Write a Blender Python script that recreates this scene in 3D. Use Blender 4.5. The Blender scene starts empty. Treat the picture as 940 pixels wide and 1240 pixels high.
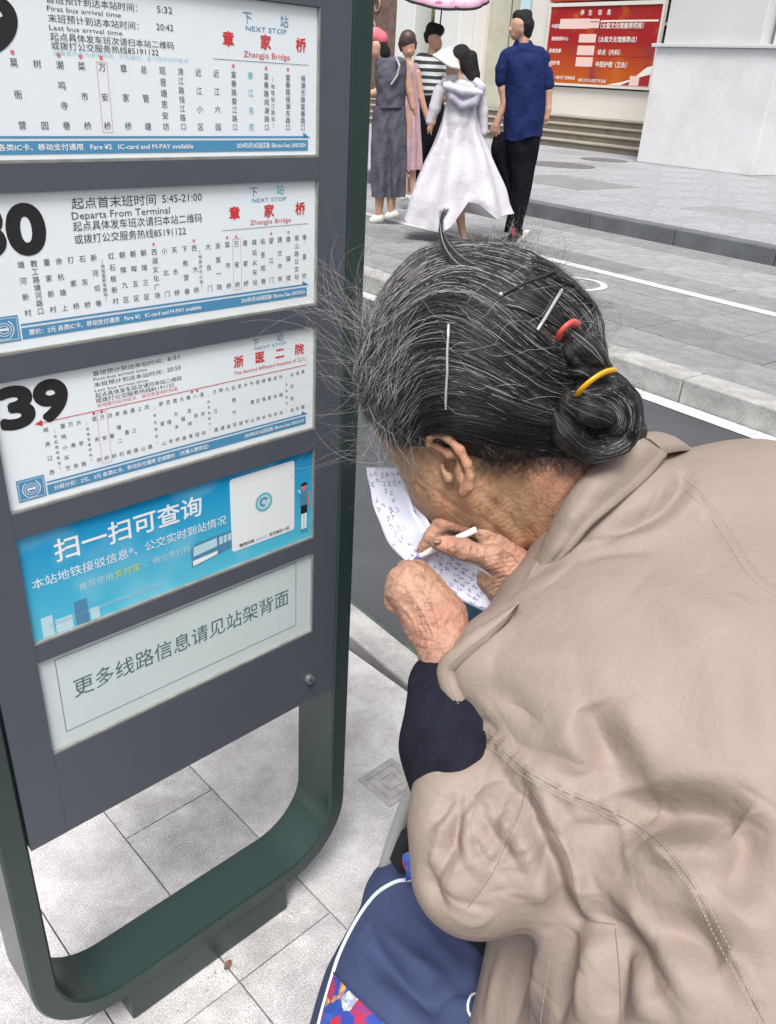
import bpy, bmesh, math, random
import numpy as np
from mathutils import Vector, Matrix
from mathutils.bvhtree import BVHTree
R_ = math.radians
random.seed(4); rng = np.random.default_rng(4)
scene = bpy.context.scene
COL = scene.collection

# ------------------------------------------------------------ camera
CAM_H = 1.2
def cam_axes(pitch=27.4914, roll=3.4442, yaw=50.2070):
    p, r, y = R_(pitch), R_(roll), R_(yaw)
    fw = Vector((math.cos(p)*math.cos(y), math.cos(p)*math.sin(y), -math.sin(p)))
    rt = Vector((math.sin(y), -math.cos(y), 0)); up = rt.cross(fw)
    return math.cos(r)*rt+math.sin(r)*up, -math.sin(r)*rt+math.cos(r)*up, fw
RT, UP, FW = cam_axes()
cam = bpy.data.objects.new('camera', bpy.data.cameras.new('camera')); COL.objects.link(cam)
CAMP = Vector((0, 0, CAM_H))
cam.matrix_world = Matrix.Translation(CAMP) @ Matrix((RT, UP, -FW)).transposed().to_4x4()
cam.data.sensor_width = 36; cam.data.sensor_fit = 'AUTO'
FPX = 1007.064
cam.data.lens = FPX/1240*36
cam.data.clip_start = .02; cam.data.clip_end = 400
scene.camera = cam
def V(px, py, d):
    """point seen at photo position (px, py), d metres in front of the camera"""
    px, py, d = float(px), float(py), float(d)
    return CAMP + d*(FW+RT*((px-470)/FPX)-UP*((py-620)/FPX))

# ------------------------------------------------------------ light
w = bpy.data.worlds.new('World'); scene.world = w; w.use_nodes = True
nt = w.node_tree; nt.nodes.clear()
sky = nt.nodes.new('ShaderNodeTexSky'); sky.sky_type = 'NISHITA'; sky.sun_disc = False
SUN_EL, SUN_AZ = 62, 225           # azimuth of the sun, degrees from +X counter-clockwise
sky.sun_elevation = R_(SUN_EL); sky.sun_rotation = R_(90-SUN_AZ)
sky.air_density = 1.0; sky.dust_density = 6.0; sky.ozone_density = 1.0
hs = nt.nodes.new('ShaderNodeHueSaturation'); hs.inputs['Saturation'].default_value = .35
bg = nt.nodes.new('ShaderNodeBackground'); bg.inputs['Strength'].default_value = .13
out = nt.nodes.new('ShaderNodeOutputWorld')
nt.links.new(sky.outputs[0], hs.inputs['Color']); nt.links.new(hs.outputs[0], bg.inputs[0]); nt.links.new(bg.outputs[0], out.inputs[0])
sl = bpy.data.lights.new('sun', 'SUN'); sl.energy = 2.5; sl.angle = R_(22); sl.color = (1, .97, .93)
so = bpy.data.objects.new('sun', sl); COL.objects.link(so)
sd = Vector((math.cos(R_(SUN_EL))*math.cos(R_(SUN_AZ)), math.cos(R_(SUN_EL))*math.sin(R_(SUN_AZ)), math.sin(R_(SUN_EL))))
so.rotation_euler = sd.to_track_quat('Z', 'Y').to_euler()
scene.view_settings.view_transform = 'Standard'; scene.view_settings.look = 'None'
scene.view_settings.exposure = 0.5; scene.view_settings.gamma = 1
scene.cycles.max_bounces = 6

# ------------------------------------------------------------ helpers
def srgb(r, g, b):
    return tuple(((c/255)/12.92 if c/255 <= .04045 else ((c/255+.055)/1.055)**2.4) for c in (r, g, b))
def mat(name, col, rough=.6, metal=0, noise=None, bump=None, spec=.5, sheen=0, sss=0, coords='Object', extra=None, speck=None):
    """noise=(scale, amount[, detail]) varies the colour; bump=(scale, strength, distance); speck=(scale, dark, light)"""
    m = bpy.data.materials.new(name); m.use_nodes = True
    n = m.node_tree; b = n.nodes['Principled BSDF']
    b.inputs['Base Color'].default_value = (*col, 1); b.inputs['Roughness'].default_value = rough
    b.inputs['Metallic'].default_value = metal; b.inputs['Specular IOR Level'].default_value = spec
    if sheen: b.inputs['Sheen Weight'].default_value = sheen
    if sss:
        b.inputs['Subsurface Weight'].default_value = sss; b.inputs['Subsurface Radius'].default_value = (.012, .005, .003)
        b.inputs['Subsurface Scale'].default_value = .6
    tc = n.nodes.new('ShaderNodeTexCoord'); co = tc.outputs[coords]
    cur = None
    def mixc(fac, a, bb, blend='MIX'):
        x = n.nodes.new('ShaderNodeMix'); x.data_type = 'RGBA'; x.blend_type = blend
        for s, v in ((x.inputs[0], fac), (x.inputs[6], a), (x.inputs[7], bb)):
            if hasattr(v, 'links'): n.links.new(v, s)
            else: s.default_value = v
        return x.outputs[2]
    def ntex(scale, det=4, rough=.6):
        t = n.nodes.new('ShaderNodeTexNoise'); t.inputs['Scale'].default_value = scale
        t.inputs['Detail'].default_value = det; t.inputs['Roughness'].default_value = rough
        n.links.new(co, t.inputs['Vector']); return t.outputs['Fac']
    def ramp(fac, lo, hi, c0=(0, 0, 0, 1), c1=(1, 1, 1, 1)):
        r = n.nodes.new('ShaderNodeValToRGB'); r.color_ramp.elements[0].position = lo; r.color_ramp.elements[1].position = hi
        r.color_ramp.elements[0].color = c0; r.color_ramp.elements[1].color = c1
        n.links.new(fac, r.inputs[0]); return r.outputs[0]
    if noise:
        f_ = ramp(ntex(noise[0], noise[2] if len(noise) > 2 else 5), .3, .7)
        a = tuple(c*(1-noise[1]) for c in col)+(1,); c_ = tuple(min(1, c*(1+noise[1])) for c in col)+(1,)
        cur = mixc(f_, a, c_)
    if speck:
        f_ = ramp(ntex(speck[0], 2, .8), .36, .62)
        k = mixc(f_, (speck[1],)*3+(1,), (speck[2],)*3+(1,))
        cur = mixc(1.0, cur if cur else (*col, 1), k, 'MULTIPLY')
    if extra: cur = extra(n, co, cur if cur else (*col, 1), mixc, ntex, ramp) or cur
    if cur: n.links.new(cur, b.inputs['Base Color'])
    if bump:
        bn = n.nodes.new('ShaderNodeBump'); bn.inputs['Strength'].default_value = bump[1]; bn.inputs['Distance'].default_value = bump[2]
        n.links.new(ntex(bump[0], 4), bn.inputs['Height']); n.links.new(bn.outputs[0], b.inputs['Normal'])
    return m

class MB:
    """collects shapes and builds ONE mesh object"""
    def __init__(s): s.v = []; s.f = []; s.m = []; s.cur = 0
    def add(s, vs, fs):
        o = len(s.v); s.v += [tuple(v) for v in vs]; s.f += [tuple(i+o for i in f) for f in fs]; s.m += [s.cur]*len(fs); return s
    def box(s, x0, x1, y0, y1, z0, z1, rot=None, c=None):
        vs = [Vector((x, y, z)) for z in (z0, z1) for y in (y0, y1) for x in (x0, x1)]
        if rot is not None:
            c = Vector(c) if c is not None else Vector(((x0+x1)/2, (y0+y1)/2, (z0+z1)/2)); vs = [rot @ (v-c)+c for v in vs]
        return s.add(vs, [(0, 2, 3, 1), (4, 5, 7, 6), (0, 1, 5, 4), (2, 6, 7, 3), (0, 4, 6, 2), (1, 3, 7, 5)])
    def sheet(s, grid, thick=None):
        """grid[i][j] of points -> quads; thick gives it a second side"""
        n, k = len(grid), len(grid[0]); vs = [Vector(p) for r in grid for p in r]
        fs = [(i*k+j, i*k+j+1, (i+1)*k+j+1, (i+1)*k+j) for i in range(n-1) for j in range(k-1)]
        if not thick: return s.add(vs, fs)
        nr = []
        for i in range(n):
            for j in range(k):
                a = vs[min(i+1, n-1)*k+j]-vs[max(i-1, 0)*k+j]; b = vs[i*k+min(j+1, k-1)]-vs[i*k+max(j-1, 0)]
                c = b.cross(a); nr.append(c.normalized() if c.length > 1e-12 else Vector((0, 0, 1)))
        N_ = n*k; vs2 = vs+[v-q*thick for v, q in zip(vs, nr)]
        fs2 = fs+[tuple(x+N_ for x in f[::-1]) for f in fs]
        rim = [j for j in range(k)]+[i*k+k-1 for i in range(1, n)]+[(n-1)*k+j for j in range(k-2, -1, -1)]+[i*k for i in range(n-2, 0, -1)]
        for a, b in zip(rim, rim[1:]+rim[:1]): fs2.append((b, a, a+N_, b+N_))
        return s.add(vs2, fs2)
    def tube(s, pts, r, n=8, cap=True, flat=1.0, upv=None):
        pts = [Vector(p) for p in pts]; m_ = len(pts); rr = r if hasattr(r, '__len__') else [r]*m_
        vs = []; last = Vector(upv) if upv is not None else None
        for i, p in enumerate(pts):
            t = (pts[min(i+1, m_-1)]-pts[max(i-1, 0)])
            t = t.normalized() if t.length > 1e-12 else Vector((0, 0, 1))
            if last is None: last = Vector((0, 0, 1)) if abs(t.z) < .9 else Vector((1, 0, 0))
            u = last-t*last.dot(t)
            if u.length < 1e-6: u = t.orthogonal()
            u.normalize(); last = u; q = t.cross(u)
            for k in range(n):
                a = 2*math.pi*k/n; vs.append(p+(u*math.cos(a)*flat+q*math.sin(a))*rr[i])
        fs = [(i*n+k, i*n+(k+1) % n, (i+1)*n+(k+1) % n, (i+1)*n+k) for i in range(m_-1) for k in range(n)]
        if cap: fs += [tuple(range(n))[::-1], tuple((m_-1)*n+k for k in range(n))]
        return s.add(vs, fs)
    def prism(s, poly, y0, y1, ax='y'):
        """polygon in (x, z) extruded along y (ax='z': in (x, y) along z; 'x': in (y, z) along x)"""
        P = {'y': lambda p, t: (p[0], t, p[1]), 'z': lambda p, t: (p[0], p[1], t), 'x': lambda p, t: (t, p[0], p[1])}[ax]
        n = len(poly)
        return s.add([P(p, y0) for p in poly]+[P(p, y1) for p in poly],
                     [tuple(range(n)), tuple(range(2*n-1, n-1, -1))]+[(i, i+n, (i+1) % n+n, (i+1) % n) for i in range(n)])
    def ball(s, c, r, rz=None, n=12, k=8):
        c = Vector(c); r = Vector((r, r, r)) if not hasattr(r, '__len__') else Vector(r); vs = []
        for i in range(k+1):
            t = math.pi*i/k
            for j in range(n):
                a = 2*math.pi*j/n; q = Vector((math.sin(t)*math.cos(a)*r.x, math.sin(t)*math.sin(a)*r.y, math.cos(t)*r.z))
                if rz is not None: q = rz @ q
                vs.append(c+q)
        return s.add(vs, [(i*n+j, (i+1)*n+j, (i+1)*n+(j+1) % n, i*n+(j+1) % n) for i in range(k) for j in range(n)])
    def build(s, name, mats, parent=None, smooth=False, bevel=0, **kw):
        me = bpy.data.meshes.new(name); me.from_pydata(s.v, [], s.f)
        for m in (mats if isinstance(mats, (list, tuple)) else [mats]): me.materials.append(m)
        me.polygons.foreach_set('material_index', s.m)
        if smooth: me.polygons.foreach_set('use_smooth', [True]*len(me.polygons))
        return link(name, me, parent, bevel, smooth, **kw)
def link(name, me, parent=None, bevel=0, smooth=False, **kw):
    o = bpy.data.objects.new(name, me); COL.objects.link(o)
    if parent is not None: o.parent = parent
    if bevel:
        bm = bmesh.new(); bm.from_mesh(me); bmesh.ops.remove_doubles(bm, verts=bm.verts, dist=1e-6)
        bmesh.ops.recalc_face_normals(bm, faces=bm.faces)
        es = [e for e in bm.edges if len(e.link_faces) == 2 and e.calc_face_angle() > R_(35)]
        bmesh.ops.bevel(bm, geom=es, offset=bevel, segments=2, profile=.5, affect='EDGES', clamp_overlap=True)
        bm.to_mesh(me); bm.free()
        if smooth: me.polygons.foreach_set('use_smooth', [True]*len(me.polygons))
    for k, v in kw.items(): o[k] = v
    return o
def thing(name, label, cat, loc=(0, 0, 0), rz=0, group=None, kind=None):
    o = bpy.data.objects.new(name, None); COL.objects.link(o); o.location = loc; o.rotation_euler = (0, 0, rz); o.empty_display_size = .1
    if label: o['label'] = label
    if cat: o['category'] = cat
    if group: o['group'] = group
    if kind: o['kind'] = kind
    return o
def structure(o): o['kind'] = 'structure'; return o

# ------------------------------------------------------------ materials of the setting
M = {}
def stone_extra(n, co, cur, mixc, ntex, ramp):
    st = ramp(ntex(9, 8, .75), .40, .60)
    x = mixc(.85, cur, cur)
    s2 = mixc(st, (.72, .71, .715, 1), (1, 1, 1, 1))
    return mixc(1.0, cur, s2, 'MULTIPLY')
M['joint'] = mat('dark joint grit', (.13, .125, .12), .95, noise=(60, .4), bump=(300, .6, .001))
M['kerb'] = mat('kerb granite', (.44, .43, .42), .8, noise=(6, .12), speck=(300, .7, 1.15), bump=(300, .5, .0012), extra=stone_extra)
M['asphalt'] = mat('asphalt', (.050, .054, .061), .85, noise=(2.5, .18), speck=(260, .5, 1.7), bump=(300, 1, .003))
def paver_dirt(n, co, cur, mixc, ntex, ramp):
    a = stone_extra(n, co, cur, mixc, ntex, ramp)
    return mixc(ramp(ntex(6, 10, .78), .52, .70), a, mixc(.55, a, (.30, .25, .22, 1)))
def line_extra(n, co, cur, mixc, ntex, ramp):
    return mixc(ramp(ntex(18, 9, .85), .36, .50), (.26, .26, .27, 1), cur)
M['paver'] = mat('pale granite', (.60, .585, .59), .8, noise=(7, .10), speck=(420, .62, 1.2), bump=(420, .7, .0015), extra=paver_dirt, coords='Generated' if False else 'Object')
M['paver2'] = mat('greyer granite', (.53, .52, .525), .8, noise=(9, .12), speck=(400, .60, 1.2), bump=(420, .7, .0015), extra=paver_dirt)
M['paint'] = mat('road paint', (.56, .56, .56), .7, noise=(20, .08), extra=line_extra)
M['lane'] = mat('lane granite', (.235, .24, .25), .75, noise=(3, .12), speck=(120, .8, 1.15), bump=(150, .4, .002), extra=stone_extra)
M['lane2'] = mat('darker lane granite', (.19, .195, .205), .75, noise=(3, .12), speck=(120, .8, 1.15), bump=(150, .4, .002), extra=stone_extra)
M['lane3'] = mat('paler lane granite', (.30, .305, .315), .75, noise=(3, .12), speck=(120, .8, 1.15), bump=(150, .4, .002), extra=stone_extra)
M['lkerb'] = mat('pale median kerb granite', (.37, .37, .36), .8, noise=(4, .14), speck=(150, .8, 1.15), bump=(200, .5, .002), extra=stone_extra)
M['dkerb'] = mat('dark kerb granite', (.10, .108, .12), .6, noise=(5, .2), speck=(120, .8, 1.2), bump=(150, .4, .002))
M['far'] = mat('far pavement granite', (.315, .32, .34), .7, noise=(1.2, .1), speck=(60, .9, 1.1), extra=stone_extra)
M['far2'] = mat('far pavement granite greyer', (.27, .275, .29), .7, noise=(1.2, .1), speck=(60, .9, 1.1), extra=stone_extra)

# ------------------------------------------------------------ ground
structure(MB().sheet([[(-120, -120, -.32), (160, -120, -.32)], [(-120, 160, -.32), (160, 160, -.32)]]).build('ground', M['asphalt']))
def pavers(parent, cells, z, th, gap, mats, bev=.0015, name='paver', weights=None):
    """cells: (x0, x1, y0, y1); alike cells share one mesh"""
    cache = {}
    for i, (x0, x1, y0, y1) in enumerate(cells):
        mi = random.choices(range(len(mats)), weights)[0]
        key = (round(x1-x0, 3), round(y1-y0, 3), mi)
        if key not in cache:
            a, b = (x1-x0)/2-gap/2, (y1-y0)/2-gap/2
            o = MB().box(-a, a, -b, b, -th, 0).build(name, mats[mi], parent, bevel=bev); cache[key] = o.data
        else:
            o = bpy.data.objects.new(name, cache[key]); COL.objects.link(o); o.parent = parent
        o.location = ((x0+x1)/2, (y0+y1)/2, z+random.uniform(-.0006, .0006)); o.rotation_euler = (random.uniform(-.002, .002), random.uniform(-.002, .002), 0)

SIGN_P = Vector((.47822, .76136, 0)); SIGN_RZ = R_(5.2994)
side = thing('sidewalk', None, None, kind='structure')
side.location = (SIGN_P.x, SIGN_P.y, 0); side.rotation_euler = (0, 0, SIGN_RZ)
MB().box(-4.5, .45, -4, 9, -.16, -.012).build('mortar_bed', M['joint'], side)
cells = []
def col_cells(x0, x1, ys): cells.extend([(x0, x1, a, b) for a, b in zip(ys, ys[1:])])
# columns parallel to the frame, in the frame's own axes
ys34 = lambda s, n, st=.337: [s+st*i for i in range(n)]
col_cells(.048, .53, [-1.42, -.35, .78, 1.9, 2.9, 3.9])
col_cells(-.128, .048, [-1.42, -1.067, -.722, -.385, -.045, .30, .64, .98, 1.32, 1.66, 2.6, 3.6])
col_cells(-.295, -.128, [-1.42, -1.067, -.722, -.385, -.045, .56, .90, 1.24, 1.58, 2.6, 3.6])
col_cells(-.62, -.295, [-1.42, -.9, -.42, .05, .52, 1.0, 1.5, 2.4])
col_cells(-1.1, -.62, [-1.2, -.6, 0, .6, 1.2, 1.8, 2.4])
pavers(side, cells, 0, .012, .0022, [M['paver'], M['paver2']], bev=.0009)
# a straight run of kerb stones at the road's edge (true street direction)
kerb = thing('kerb', None, None, kind='structure')
MB().box(1.0, 1.078, -6, 12, -.2, -.012).build('kerb_bed', M['joint'], kerb)
k = MB()
pavers(kerb, [(.995, 1.085, -1.4+.62*i, -1.4+.62*(i+1)) for i in range(22)], .0016, .15, .003, [M['kerb']], bev=.006, name='kerb_stone')
M['moss'] = mat('algae on the gutter', (.055, .10, .075), .9, noise=(30, .5), bump=(200, .5, .002))
structure(MB().box(1.081, 1.087, -2, 5, -.145, .0012).build('gutter_algae', M['moss']))
structure(MB().sheet([[(1.085, -30, -.15), (3.62, -30, -.15)], [(1.085, 60, -.15), (3.62, 60, -.15)]]).build('road', M['asphalt']))
structure(MB().sheet([[(3.495, -30, -.146), (3.60, -30, -.146)], [(3.495, 60, -.146), (3.60, 60, -.146)]]).build('road_edge_line', M['paint']))

# median kerb and paved lane
LZ = -.03
mk = thing('median_kerb', None, None, kind='structure')
MB().box(3.62, 3.79, -10, 90, -.3, LZ-.02).build('kerb_bed', M['joint'], mk)
pavers(mk, [(3.605, 3.80, 2.14-.84*3+.84*i, 2.14-.84*3+.84*(i+1)) for i in range(30)], LZ+.004, .13, .006, [M['lkerb']], bev=.008, name='kerb_stone')
lane = thing('paved_lane', None, None, kind='structure')
MB().box(3.801, 7.06, -12, 90, -.3, LZ-.006).build('mortar_bed', M['joint'], lane)
cells = []; xs = [3.802+.407*i for i in range(9)]
for i in range(8):
    off = (i*.37) % .8
    ysl = [.9+off+.8*j for j in range(26)]
    if i == 7: ysl = [.9+1.2*j for j in range(18)]
    cells += [(xs[i], xs[i+1], a, b) for a, b in zip(ysl, ysl[1:])]
pavers(lane, [c for c in cells if c[1] < 6.2], LZ, .02, .006, [M['lane'], M['lane2'], M['lane3']], bev=.001, name='lane_slab', weights=(6, 2, 2))
pavers(lane, [c for c in cells if 6.2 <= c[1] < 6.7], LZ, .02, .006, [M['lane3']], bev=.001, name='lane_slab')
pavers(lane, [c for c in cells if c[1] >= 6.7], LZ, .02, .006, [M['lane']], bev=.001, name='lane_slab')
structure(MB().sheet([[(5.32, .9, LZ+.003), (5.43, .9, LZ+.003)], [(5.32, 30, LZ+.003), (5.43, 30, LZ+.003)]]).build('lane_line', M['paint']))
# worn round marking on the paved lane
ring = MB()
def ring_pts(cx, cy, r0, r1, z, n=40, a0=0, a1=2*math.pi):
    return [[(cx+r*math.cos(a0+(a1-a0)*i/n), cy+r*math.sin(a0+(a1-a0)*i/n), z) for r in (r0, r1)] for i in range(n+1)]
ring.sheet(ring_pts(4.84, 3.88, .185, .235, LZ+.003))
ring.sheet(ring_pts(4.80, 3.86, .05, .085, LZ+.003, a1=4.6))
structure(ring.build('lane_marking', M['paint']))
# dark far kerb and far pavement
fk = thing('far_kerb', None, None, kind='structure')
MB().box(7.08, 7.30, -12, 90, -.3, .09).build('kerb_bed', M['joint'], fk)
pavers(fk, [(7.055, 7.20, -.4+1.0*i, -.4+1.0*(i+1)) for i in range(30)], .115, .16, .008, [M['dkerb']], bev=.012, name='kerb_stone')
fp = thing('far_pavement', None, None, kind='structure')
MB().box(7.20, 16.3, -14, 90, -.3, .112).build('mortar_bed', M['joint'], fp)
cells = [(7.202, 7.62, -.2+1.1*i, -.2+1.1*(i+1)) for i in range(26)]
for i in range(9):
    for j in range(26): cells.append((7.62+.8*i, 7.62+.8*(i+1), -.5+(i % 2)*.5+1.1*j, -.5+(i % 2)*.5+1.1*(j+1)))
pavers(fp, cells, .12, .02, .008, [M['far'], M['far2']], bev=.001, name='far_slab', weights=(7, 1))
M['iron'] = mat('cast iron cover', (.12, .12, .125), .6, noise=(8, .2), bump=(90, .6, .004))
for nm, lab, cx, cy, rx in (('manhole_cover', 'dark oval manhole cover on far pavement behind the man in navy', 11.1, 9.55, .55), ('manhole_cover', 'dark round cover at foot of the steps beside the white pier', 12.95, 10.15, .42)):
    t = MB(); n = 28
    t.prism([(cx+rx*math.cos(2*math.pi*i/n), cy+rx*math.sin(2*math.pi*i/n)) for i in range(n)], .1, .127, 'z')
    o = t.build(nm, M['iron']); o['label'] = lab; o['category'] = 'manhole cover'
t = MB().box(8.55, 9.75, 7.0, 8.4, .1, .1245); o = t.build('pavement_hatch', mat('grey steel hatch', (.2, .205, .21), .6, noise=(4, .15)))
o['label'] = 'flat grey square access hatch set in the far pavement'; o['category'] = 'hatch'
t = MB()

# ------------------------------------------------------------ building across the street
M['render'] = mat('pale painted render', (.60, .61, .63), .75, noise=(.7, .05), extra=lambda n, co, cur, mixc, ntex, ramp: mixc(ramp(ntex(1.5, 6, .7), .45, .75), cur, (.50, .51, .50, 1)))
M['render2'] = mat('upper render', (.50, .52, .51), .75, noise=(1, .06))
M['trim'] = mat('stone trim', (.52, .53, .53), .6)
M['cream'] = mat('cream wall', (.60, .58, .54), .7, noise=(1, .04))
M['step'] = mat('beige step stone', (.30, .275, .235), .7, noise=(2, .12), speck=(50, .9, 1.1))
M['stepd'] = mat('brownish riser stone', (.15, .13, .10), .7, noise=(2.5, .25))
M['marble'] = mat('yellowish marble', (.42, .41, .33), .5, noise=(2.2, .16, 8))
M['colwhite'] = mat('white column stone', (.62, .63, .62), .5, noise=(1.5, .05))
M['brown'] = mat('brown carved stone', (.13, .085, .07), .6, noise=(6, .35))
M['glass'] = mat('dark shop glass', (.06, .075, .065), .1, noise=(1.6, .9, 3))
bl = thing('building', 'pale stone building front with a large white pier, steps and columns', 'building', (16, 12, .12))
def bpart(mb, name, m, **k):
    for i, v in enumerate(mb.v): mb.v[i] = (v[0]-16, v[1]-12, v[2]-.12)
    return mb.build(name, m, bl, **k)
bpart(MB().box(13.5, 15.6, 7.62, 9.86, .121, 1.91), 'pier_base', M['render'], bevel=.01, label='large white lower block of the pier')
bpart(MB().box(13.44, 15.62, 7.56, 9.93, 1.912, 1.965), 'ledge', M['trim'], bevel=.008)
bpart(MB().box(13.53, 15.6, 8.0, 9.76, 1.967, 5.5), 'pier', M['render2'], bevel=.01)
bpart(MB().box(13.75, 15.6, 7.70, 7.93, 1.967, 5.5), 'pilaster', M['trim'], bevel=.02)
for i in range(4):
    x0 = 14.6+.4*i; z1 = .26+.14*i
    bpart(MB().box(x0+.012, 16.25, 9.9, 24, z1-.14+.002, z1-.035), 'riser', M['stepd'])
    bpart(MB().box(x0-.012, 16.25 if i == 3 else x0+.42, 9.9, 24, z1-.033, z1), 'step', M['step'], bevel=.006)
for i in range(3):
    x0 = 15.2+.4*i; z1 = .26+.14*i
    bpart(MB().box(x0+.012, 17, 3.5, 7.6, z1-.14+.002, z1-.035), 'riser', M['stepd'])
    bpart(MB().box(x0-.012, 17, 3.5, 7.6, z1-.033, z1), 'step', M['step'], bevel=.006)
bpart(MB().box(16.21, 16.6, 9.87, 15.45, .682, 1.24), 'low_wall', M['cream'], bevel=.005)
bpart(MB().box(16.24, 16.6, 14.75, 15.45, 1.243, 5.5), 'wall', M['cream'])
bpart(MB().box(16.45, 16.6, 9.87, 14.74, 1.243, 5.5), 'window', M['glass'])
for z in (1.45, 2.05, 2.45): bpart(MB().box(16.38, 16.448, 9.87, 11.9, z, z+.05), 'rail', M['trim'])
bpart(MB().box(16.30, 16.6, 15.452, 16.85, .682, 5.5), 'marble_panel', M['marble'])
bpart(MB().box(16.285, 16.299, 16.12, 16.15, .682, 5.5), 'joint_strip', M['stepd'])
bpart(MB().box(16.2, 16.29, 15.5, 15.78, 2.6, 5.5), 'window', mat('pale blue pane', (.45, .62, .66), .3), label='narrow pale blue pane high on the wall')
bpart(MB().box(15.7, 16.6, 17.25, 18.2, .682, 5.5), 'column', M['colwhite'], bevel=.02)
bpart(MB().box(16.15, 16.6, 16.86, 17.245, .682, 5.5), 'column', M['cream'], bevel=.02)
bpart(MB().box(16.45, 16.6, 18.205, 19.2, .682, 5.5), 'door', mat('door with yellowish reflections', (.13, .125, .06), .2, noise=(3, .8, 5)))
bpart(MB().box(15.9, 16.6, 19.205, 19.98, .682, 5.5), 'column', M['colwhite'], bevel=.02)
bpart(MB().box(15.95, 16.6, 19.985, 23, .682, 5.5), 'wall', M['brown'])
scroll = MB()
for (cy, cz, r) in ((21.1, 2.35, .32), (21.3, 1.7, .3), (20.9, 2.9, .28)):
    scroll.tube([(15.93, cy+r*(1-.08*i)*math.cos(i*.6), cz+r*(1-.08*i)*math.sin(i*.6)) for i in range(12)], .035, 6)
bpart(scroll, 'carving', mat('carved scrollwork', (.24, .15, .12), .5), smooth=True)
PN = thing('poster', 'large red poster with white characters in a white frame on the building wall', 'poster', (16.2, 14.82, 1.30))
def pmb(mb, name, m, **k): return mb.build(name, m, PN, **k)
def pY(u): return -u
fr_ = MB()
for a, b, c_, d in ((0, 3.06, -.03, .02), (0, 3.06, 1.50, 1.57), (0, .05, .021, 1.499), (3.01, 3.06, .021, 1.499)): fr_.box(-.06, .03, -b, -a, c_, d)
pmb(fr_, 'frame', mat('white poster frame', (.62, .60, .56), .5))
def post_extra(n, co, cur, mixc, ntex, ramp):
    sx = n.nodes.new('ShaderNodeSeparateXYZ'); n.links.new(co, sx.inputs[0])
    g = ramp(sx.outputs['Z'], .1, .85, (.44, .09, .010, 1), (.32, .012, .014, 1))
    g = mixc(ramp(ntex(1.6, 4), .56, .72), g, (.46, .12, .015, 1))
    return mixc(ramp(ntex(2.3, 5), .55, .72), g, (.20, .03, .05, 1))
pmb(MB().box(-.035, .02, -3.009, -.051, .021, 1.499), 'sheet', mat('red poster sheet', (.4, .03, .02), .25, extra=post_extra))
pmb(MB().box(-.05, .03, -3.06, 0, 1.60, 2.4), 'upper_sheet', mat('red upper sheet', (.36, .03, .02), .3, noise=(2, .5)))
pmb(MB().box(-.058, .03, -3.04, -.02, 2.40, 2.46), 'frame', mat('white frame', (.6, .6, .58), .5))
PT = MB()
def rct(m_, u0, u1, z0, z1, x=-.037): PT.cur = m_; PT.add([(x, -u0, z0), (x, -u1, z0), (x, -u1, z1), (x, -u0, z1)], [(0, 1, 2, 3)])
for u0, u1, z0, z1 in ((.35, 1.18, 1.08, 1.27), (1.18, 1.45, 1.09, 1.26), (1.2, 2.95, 1.20, 1.215), (.95, 1.42, .82, .98), (.95, 1.42, .58, .76), (.95, 1.42, .36, .54)): rct(1, u0, u1, z0, z1)
for z in (1.05, .80, .56): rct(2, 1.46, 2.9, z, z+.012)
rct(0, 1.50, 2.95, 1.215, 1.235)
PT.cur = 0; PT.add([(-.0375, -1.9, .03), (-.0375, -3.0, .03), (-.0375, -3.0, .42), (-.0375, -2.85, .38), (-.0375, -2.55, .16), (-.0375, -2.3, .10)], [(0, 1, 2, 3, 4, 5)])
PT.cur = 2; PT.add([(-.0380, -2.25, .035), (-.0380, -2.98, .035), (-.0380, -2.98, .26), (-.0380, -2.80, .22)], [(0, 1, 2, 3)])
rct(1, 2.48, 2.72, .04, .22, -.0385)
POSTER_TEXT = [('养', .90, 1.34, .11), ('生', 1.12, 1.34, .11), ('信', 1.38, 1.34, .11), ('息', 1.62, 1.34, .11), ('中医理疗馆', .12, 1.10, .085), ('健康管理中心', .16, .86, .082), ('推拿按摩', .13, .62, .09), ('中医护理', .14, .38, .09),
               ('（太极文化馆推荐药房）', 1.50, 1.09, .115), ('（太极文化馆推荐点）', 1.50, .84, .115), ('诊点（内科）', 1.52, .60, .115), ('中医护理（艾灸）', 1.52, .37, .115), ('地址：一楼大厅 咨询电话', .15, .10, .075), ('每天上午九点至下午五点', 1.1, .07, .07)]
bpart(MB().box(16.6, 22, 3.5, 24, .1, 7), 'wall', M['cream'])
bpart(MB().box(16.3, 16.62, 3.5, 7.95, .54, 7), 'wall', M['cream'])

# the building goes on along the street on both sides
bpart(MB().box(16.3, 22, 24.003, 90, .1, 7), 'wall', M['cream']); bpart(MB().box(16.3, 22, -30, 3.497, .1, 7), 'wall', M['cream'])
for i in range(15):
    y0 = 24.6+4.2*i if i < 10 else -2.2-4.4*(i-10)
    bpart(MB().box(16.24, 16.297, y0, y0+2.8, .9, 3.4), 'window', M['glass'])
    bpart(MB().box(16.05, 16.299, y0+3.1, y0+3.8, .1, 7), 'column', M['colwhite'], bevel=.02)
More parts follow.
